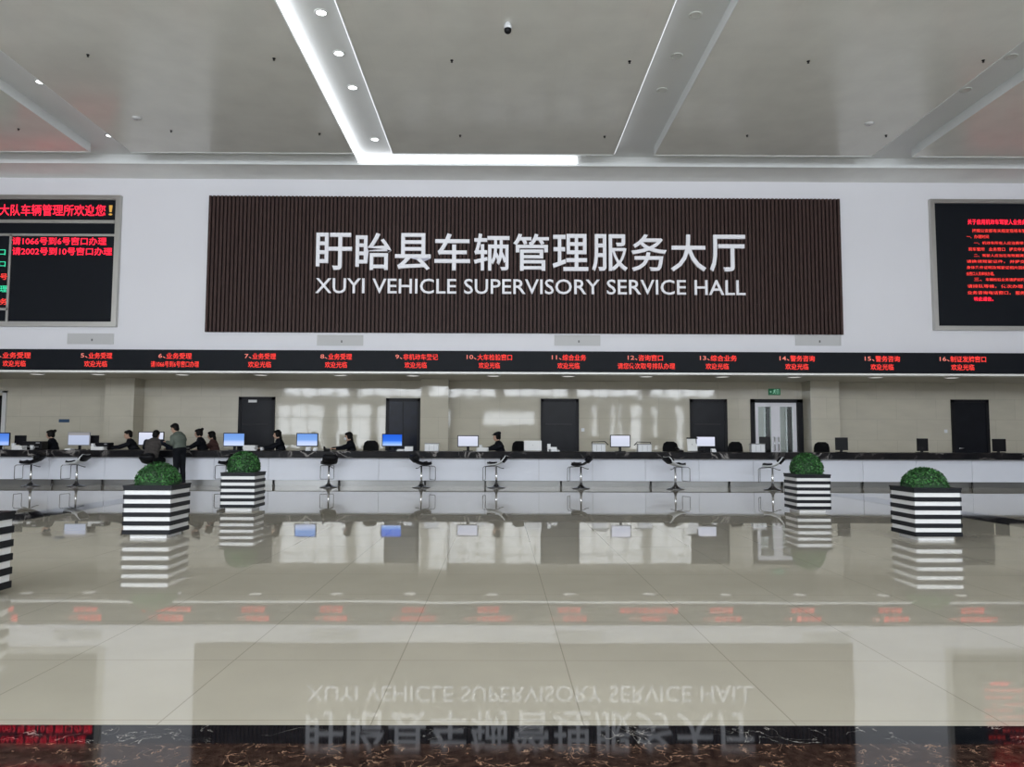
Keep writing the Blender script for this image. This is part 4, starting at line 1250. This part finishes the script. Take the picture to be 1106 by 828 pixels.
def person(label, J, face, up, mats, hair='short', bun=None, legs=True, cap=False, grp='people', root=(0, 0, 0), bulk=1.0):
    """J holds joint positions relative to root"""
    J = {k: V(v) for k, v in J.items()}
    q = MB()
    pel, chest, neck, headc = J['pelvis'], J['chest'], J['neck'], J['head']
    P, mt = head_mesh(q, neck, headc, face, up)
    across = (J['shR'] - J['shL']).normalized()
    spine = (neck - pel).normalized(); front = across.cross(spine) * -1
    tm = Matrix((across, front, spine)).transposed()
    sw = (J['shR'] - J['shL']).length / 2
    def torso(q, g, lo=0.0):
        for t_, rx, ry in ((0.0, 0.155, 0.115), (0.2, 0.15, 0.11), (0.42, 0.15, 0.105), (0.62, 0.165, 0.115), (0.8, 0.165, 0.11), (0.92, 0.13, 0.09)):
            if t_ < lo: continue
            c_ = pel.lerp(chest, t_ / 0.62) if t_ < 0.62 else chest.lerp(neck, (t_ - 0.62) / 0.38)
            q.ell(c_, (rx * bulk + g, ry * bulk + g, 0.105 + g), 0, 18, 12, tm)
        capsule(q, J['shL'], J['shR'], 0.056 + g * 0.8, 0.056 + g * 0.8)
    def arm(q, s_, g, end=1.0):
        sh, el, wr = J['sh' + s_], J['el' + s_], J['wr' + s_]
        capsule(q, sh, el, 0.052 + g, 0.042 + g); capsule(q, el, el.lerp(wr, end), 0.041 + g, 0.041 + g - (0.041 - 0.027) * end)
    def leg(q, s_, g, end=1.0):
        hp, kn, an = J['hp' + s_], J['kn' + s_], J['an' + s_]
        capsule(q, hp, kn, 0.085 + g, 0.058 + g); capsule(q, kn, kn.lerp(an, end), 0.056 + g, 0.056 + g - 0.018 * end)
    torso(q, 0)
    for s_ in 'LR':
        arm(q, s_, 0); leg(q, s_, 0)
        hd = J.get('hd' + s_, J['wr' + s_] + (J['wr' + s_] - J['el' + s_]).normalized() * 0.1) - J['wr' + s_]
        hand(q, J['wr' + s_], hd, (0, 0, 1), curl=0.6)
        an = J['an' + s_]; fd = J.get('foot', V((0, 1, 0))).normalized()
        capsule(q, an + V((0, 0, -0.03)), an + fd * 0.14 + V((0, 0, -0.045)), 0.035, 0.028)
    body = q.build('person', M['skin'], voxel=0.0085, smooth_it=2)
    body.location = root
    tag(body, label, 'person', grp)
    # face parts
    for s_ in (-1, 1):
        q = MB(); q.ell(P(s_ * 0.032, 0.081, 0.008), (0.012, 0.006, 0.006), 0, 10, 8, mt); q.build('eye', M['eye'], body)
    q = MB(); q.ell(P(0, 0.095, -0.055), (0.02, 0.006, 0.006), 0, 10, 6, mt); q.build('mouth', M['lip'], body)
    # hair
    q = MB(); q.ell(P(0, -0.025, 0.035), (0.086, 0.098, 0.098), 0, 20, 14, mt); q.ell(P(0, 0.035, 0.075), (0.07, 0.055, 0.045), 0, 16, 10, mt)
    q.ell(P(0, -0.06, -0.02), (0.075, 0.055, 0.075), 0, 16, 10, mt)
    if hair in ('bun', 'long'):
        for s_ in (-1, 1): q.ell(P(s_ * 0.066, 0.0, 0.0), (0.025, 0.05, 0.075), 0, 12, 8, mt)
    if hair == 'bun':
        b_ = V(bun or (0, -0.11, 0.06)); q.ell(P(*b_), (0.042, 0.042, 0.042), 0, 14, 10); q.ell(P(b_.x * 0.7, b_.y * 0.85, b_.z * 0.85), (0.04, 0.04, 0.04), 0, 12, 8)
    if hair == 'long':
        q.ell(P(0, -0.075, -0.09), (0.075, 0.045, 0.12), 0, 16, 10, mt); q.ell(P(0, -0.085, -0.18), (0.06, 0.035, 0.07), 0, 14, 8, mt)
    q.build('hair', M['hair'], body, voxel=0.009, smooth_it=1)
    if cap:
        q = MB(); q.ell(P(0, -0.02, 0.085), (0.093, 0.105, 0.045), 0, 20, 10, mt); q.ell(P(0, -0.05, 0.11), (0.075, 0.075, 0.032), 0, 20, 8, mt); q.ell(P(0, 0.085, 0.07), (0.06, 0.045, 0.009), 0, 16, 8, mt)
        q.build('cap', M['uniform'], body, voxel=0.008)
    # clothes
    q = MB(); torso(q, 0.018, 0.0 if mats.get('top_name') else 0.1); capsule(q, neck + spine * -0.03, neck + (headc - neck) * 0.22, 0.068, 0.064)
    sleeve = mats.get('sleeve')
    if not sleeve:
        for s_ in 'LR': arm(q, s_, 0.016, 0.92)
    q.build(mats.get('top_name', 'jacket'), M[mats['top']], body, voxel=0.012, smooth_it=2)
    if sleeve:
        for s_ in 'LR':
            q = MB(); arm(q, s_, 0.02, 0.92); q.ell(J['sh' + s_], (0.07, 0.07, 0.07), 0, 14, 10); q.build('sleeve', M[sleeve], body, voxel=0.012, smooth_it=2)
    q = MB(); q.ell(pel + spine * 0.0, (0.17 * bulk, 0.132 * bulk, 0.125), 0, 18, 12, tm)
    for s_ in 'LR': leg(q, s_, 0.014, 0.95)
    q.build('trousers', M[mats.get('legs', 'trous')], body, voxel=0.013, smooth_it=2)
    for s_ in 'LR':
        an = J['an' + s_]; fd = J.get('foot', V((0, 1, 0))).normalized()
        q = MB(); capsule(q, an + V((0, 0, -0.035)) - fd * 0.03, an + fd * 0.16 + V((0, 0, -0.045)), 0.042, 0.034)
        for v_i in range(len(q.v)):
            x_, y_, z_ = q.v[v_i]; q.v[v_i] = (x_, y_, max(z_, an.z - 0.085))
        q.build('shoe', M['shoe'], body)
    return body


def rot(J, a):
    m = Matrix.Rotation(a, 3, 'Z'); return {k: m @ V(v) for k, v in J.items()}


# seated clerk pose facing -Y locally turned by angle (profile): faces local +Y, then rotated
def seated(fwd_lean=0.10, headz=1.40, reach=0.35, hz=0.93, look=0.05):
    sz = 0.70
    return dict(pelvis=(0, 0, sz + 0.06), chest=(0, fwd_lean * 0.6, headz - 0.38), neck=(0, fwd_lean, headz - 0.17), head=(0, fwd_lean + look, headz),
                shL=(-0.17, fwd_lean, headz - 0.24), shR=(0.17, fwd_lean, headz - 0.24), elL=(-0.23, fwd_lean + 0.12, headz - 0.46), elR=(0.23, fwd_lean + 0.12, headz - 0.46),
                wrL=(-0.15, fwd_lean + reach, hz + 0.045), wrR=(0.15, fwd_lean + reach, hz + 0.045), hpL=(-0.09, 0.03, sz + 0.02), hpR=(0.09, 0.03, sz + 0.02),
                knL=(-0.12, 0.44, sz), knR=(0.12, 0.44, sz), anL=(-0.12, 0.46, 0.34), anR=(0.12, 0.46, 0.34))


clerks = [  # px head, head top y, turn (deg; 180 = facing the hall), Y, hair, bun, cap, mats, label
    (54.5, 463.8, 100, 21.15, 'bun', (0.0, -0.13, 0.085), False, dict(top='uniform'), 'dark dressed clerk with hair bun seated left, beside the grey white monitor', 0.12),
    (138.5, 464, 110, 21.15, 'short', None, False, dict(top='uniform'), 'dark dressed clerk bending forward, left of the bending man in a vest', 0.26),
    (214.5, 462.5, 100, 21.1, 'bun', (0.0, -0.11, 0.10), False, dict(top='uniform'), 'black clad clerk with high hair bun, right of the man in grey green jacket', 0.14),
    (228.5, 465, 95, 21.8, 'long', None, False, dict(top='maroon'), 'clerk in brown red coat with long hair, left of a blue monitor', 0.12),
    (299.5, 463.8, 110, 21.1, 'long', None, False, dict(top='uniform'), 'black clad clerk with long hair seated at the dark door with white plate', 0.12),
    (376.5, 466, 110, 21.1, 'long', None, False, dict(top='uniform'), 'black clad clerk with pale face mask left of the blue glass door', 0.10),
    (536.5, 466.3, 110, 21.0, 'bun', (0.0, -0.10, 0.09), True, dict(top='uniform'), 'black clad clerk in a dark cap right of the middle stone pilaster', 0.12),
]
seats = []
for px, ty, turn, Y, hair, bun, cap, mats, lab, lean in clerks:
    top = onY(px, ty, Y).z
    hz = top - 0.135
    J = seated(lean, hz, 0.36, CZ)
    lx = XY(px, Y, 465)
    m = Matrix.Rotation(R(turn), 3, 'Z')
    J2 = {k: m @ V(v) for k, v in J.items()}
    J2['foot'] = m @ V((0, 1, 0))
    hx = J2['head']
    rootx, rooty = lx - hx.x, Y - hx.y + 0.0
    # keep hands on the counter side
    sh_f = m @ V((0, 1, 0))
    for s_ in 'LR':
        wr = J2['wr' + s_]; wy = min(wr.y, 20.62 - rooty)
        if mats['top'] == 'maroon': wy = wr.y
        J2['wr' + s_] = V((wr.x, wy, CZ + 0.05 if wy + rooty < 20.95 else 0.9))
        el = (J2['sh' + s_] + J2['wr' + s_]) / 2 + V((0, 0.02, -0.1))
        el.z = max(el.z, CZ + 0.07)
        J2['el' + s_] = el
        J2['hd' + s_] = J2['wr' + s_] + (V((sh_f.x, -0.4, 0)).normalized()) * 0.1
    face = m @ V((0, 1, -0.15)); up = V((0, 0, 1)) + sh_f * 0.15
    bd = person(lab, J2, face, up, mats, hair=hair, bun=bun, cap=cap, root=(rootx, rooty, 0), grp='seated clerks behind the counter')
    if 'mask' in lab:
        c_ = J2['head']; fw = face.normalized()
        q = MB(); q.ell(c_ + fw * 0.078 + V((0, 0, -0.045)), (0.05, 0.05, 0.045)); q.build('face_mask', M['white'], bd)
    seats.append((rootx, rooty, turn, lab))
def make_low_seat():
    o = copy_tree(ch0)
    for ch in [x for x in COL.objects if x.parent == o]:
        if ch.name.split('.')[0] in ('backrest', 'back_bracket', 'armrest'): bpy.data.objects.remove(ch)
    o.name = 'swivel_stool'
    return o


for rx, ry, turn, lab in seats:
    o = make_low_seat()
    o.location = (rx, ry, 0.0); o.rotation_euler = (0, 0, R(turn + 180))
    tag(o, 'black backless swivel seat under the ' + ' '.join(lab.split()[:9]), 'stool', 'seats of the clerks')

# man in dark grey vest sitting on a bar stool with his back to the hall, elbows on the counter
rx = XY(163, 19.4, 500)
top1 = onY(164, 464.5, 19.65).z
J = dict(pelvis=(0, -0.02, 0.76), chest=(0.0, 0.08, 1.0), neck=(0.0, 0.20, 1.19), head=(0.0, 0.25, top1 - 0.125), shL=(-0.19, 0.14, 1.12), shR=(0.19, 0.14, 1.12),
         elL=(-0.36, 0.42, CZ + 0.07), elR=(0.34, 0.42, CZ + 0.07), wrL=(-0.15, 0.60, CZ + 0.05), wrR=(0.12, 0.62, CZ + 0.05), hpL=(-0.09, 0.0, 0.73), hpR=(0.09, 0.0, 0.73),
         knL=(-0.12, 0.40, 0.66), knR=(0.12, 0.40, 0.66), anL=(-0.12, 0.36, 0.27), anR=(0.12, 0.36, 0.27), foot=(0, 1, 0))
J['neck'] = V((0, 0.17, top1 - 0.27))
person('man in dark grey vest with navy sleeves sitting bent over the counter', J, (0.05, 1, -0.3), (0, 0.3, 1), dict(top='greyv', sleeve='navy', top_name='vest'), hair='short', root=(rx, 19.4, 0), grp='visitors at the counter', bulk=1.12)
o = copy_tree(st_b); o.location = (rx, 19.38, 0); o.rotation_euler = (0, 0, 0)
tag(o, 'black bar stool under the man in the dark grey vest, behind the planter', 'stool', 'bar stools along the counter')
# man in grey green jacket standing at the counter in profile, looking left
rx = XY(191, 19.45, 500)
top2 = onY(186, 457, 19.5).z
sd_ = V((-0.45, -0.89, 0)) * 0.155
nk = V((-0.03, 0.08, top2 - 0.29))
J = dict(pelvis=(0.06, 0.0, 0.92), chest=(0.03, 0.04, 1.17), neck=nk, head=(-0.13, 0.11, top2 - 0.128), shL=nk + sd_ + V((0, 0, -0.06)), shR=nk - sd_ + V((0, 0, -0.06)),
         elL=(-0.13, -0.10, 1.07), elR=(-0.08, 0.40, 1.08), wrL=(-0.30, 0.08, 1.04), wrR=(-0.26, 0.60, CZ + 0.05), hpL=(0.02, -0.08, 0.88), hpR=(0.10, 0.07, 0.88),
         knL=(0.03, -0.10, 0.47), knR=(0.12, 0.06, 0.48), anL=(0.08, -0.12, 0.085), anR=(0.16, 0.06, 0.085), foot=(-1, 0.4, 0))
J['elL'] = V((-0.06, -0.16, 1.08)); J['wrL'] = V((-0.27, 0.0, 1.12))
person('man in grey green jacket and dark trousers standing in profile at the counter', J, (-1, 0.35, -0.4), (-0.35, 0.1, 1), dict(top='greenj', legs='trous'), hair='short', root=(rx, 19.45, 0), grp='visitors at the counter', bulk=1.08)

# ------------------------------------------------------------------ world and view
wd = bpy.data.worlds.new('World'); SC.world = wd; wd.use_nodes = True
bg = wd.node_tree.nodes['Background']
bg.inputs['Color'].default_value = (0.82, 0.9, 1.0, 1); bg.inputs['Strength'].default_value = 2.0
SC.view_settings.view_transform = 'Standard'; SC.view_settings.look = 'None'
SC.view_settings.gamma = 1.0; SC.view_settings.use_curve_mapping = False
SC.view_settings.exposure = 0.12
SC.cycles.use_denoising = True
SC.cycles.max_bounces = 10; SC.cycles.diffuse_bounces = 5; SC.cycles.glossy_bounces = 5
SC.cycles.sample_clamp_indirect = 8
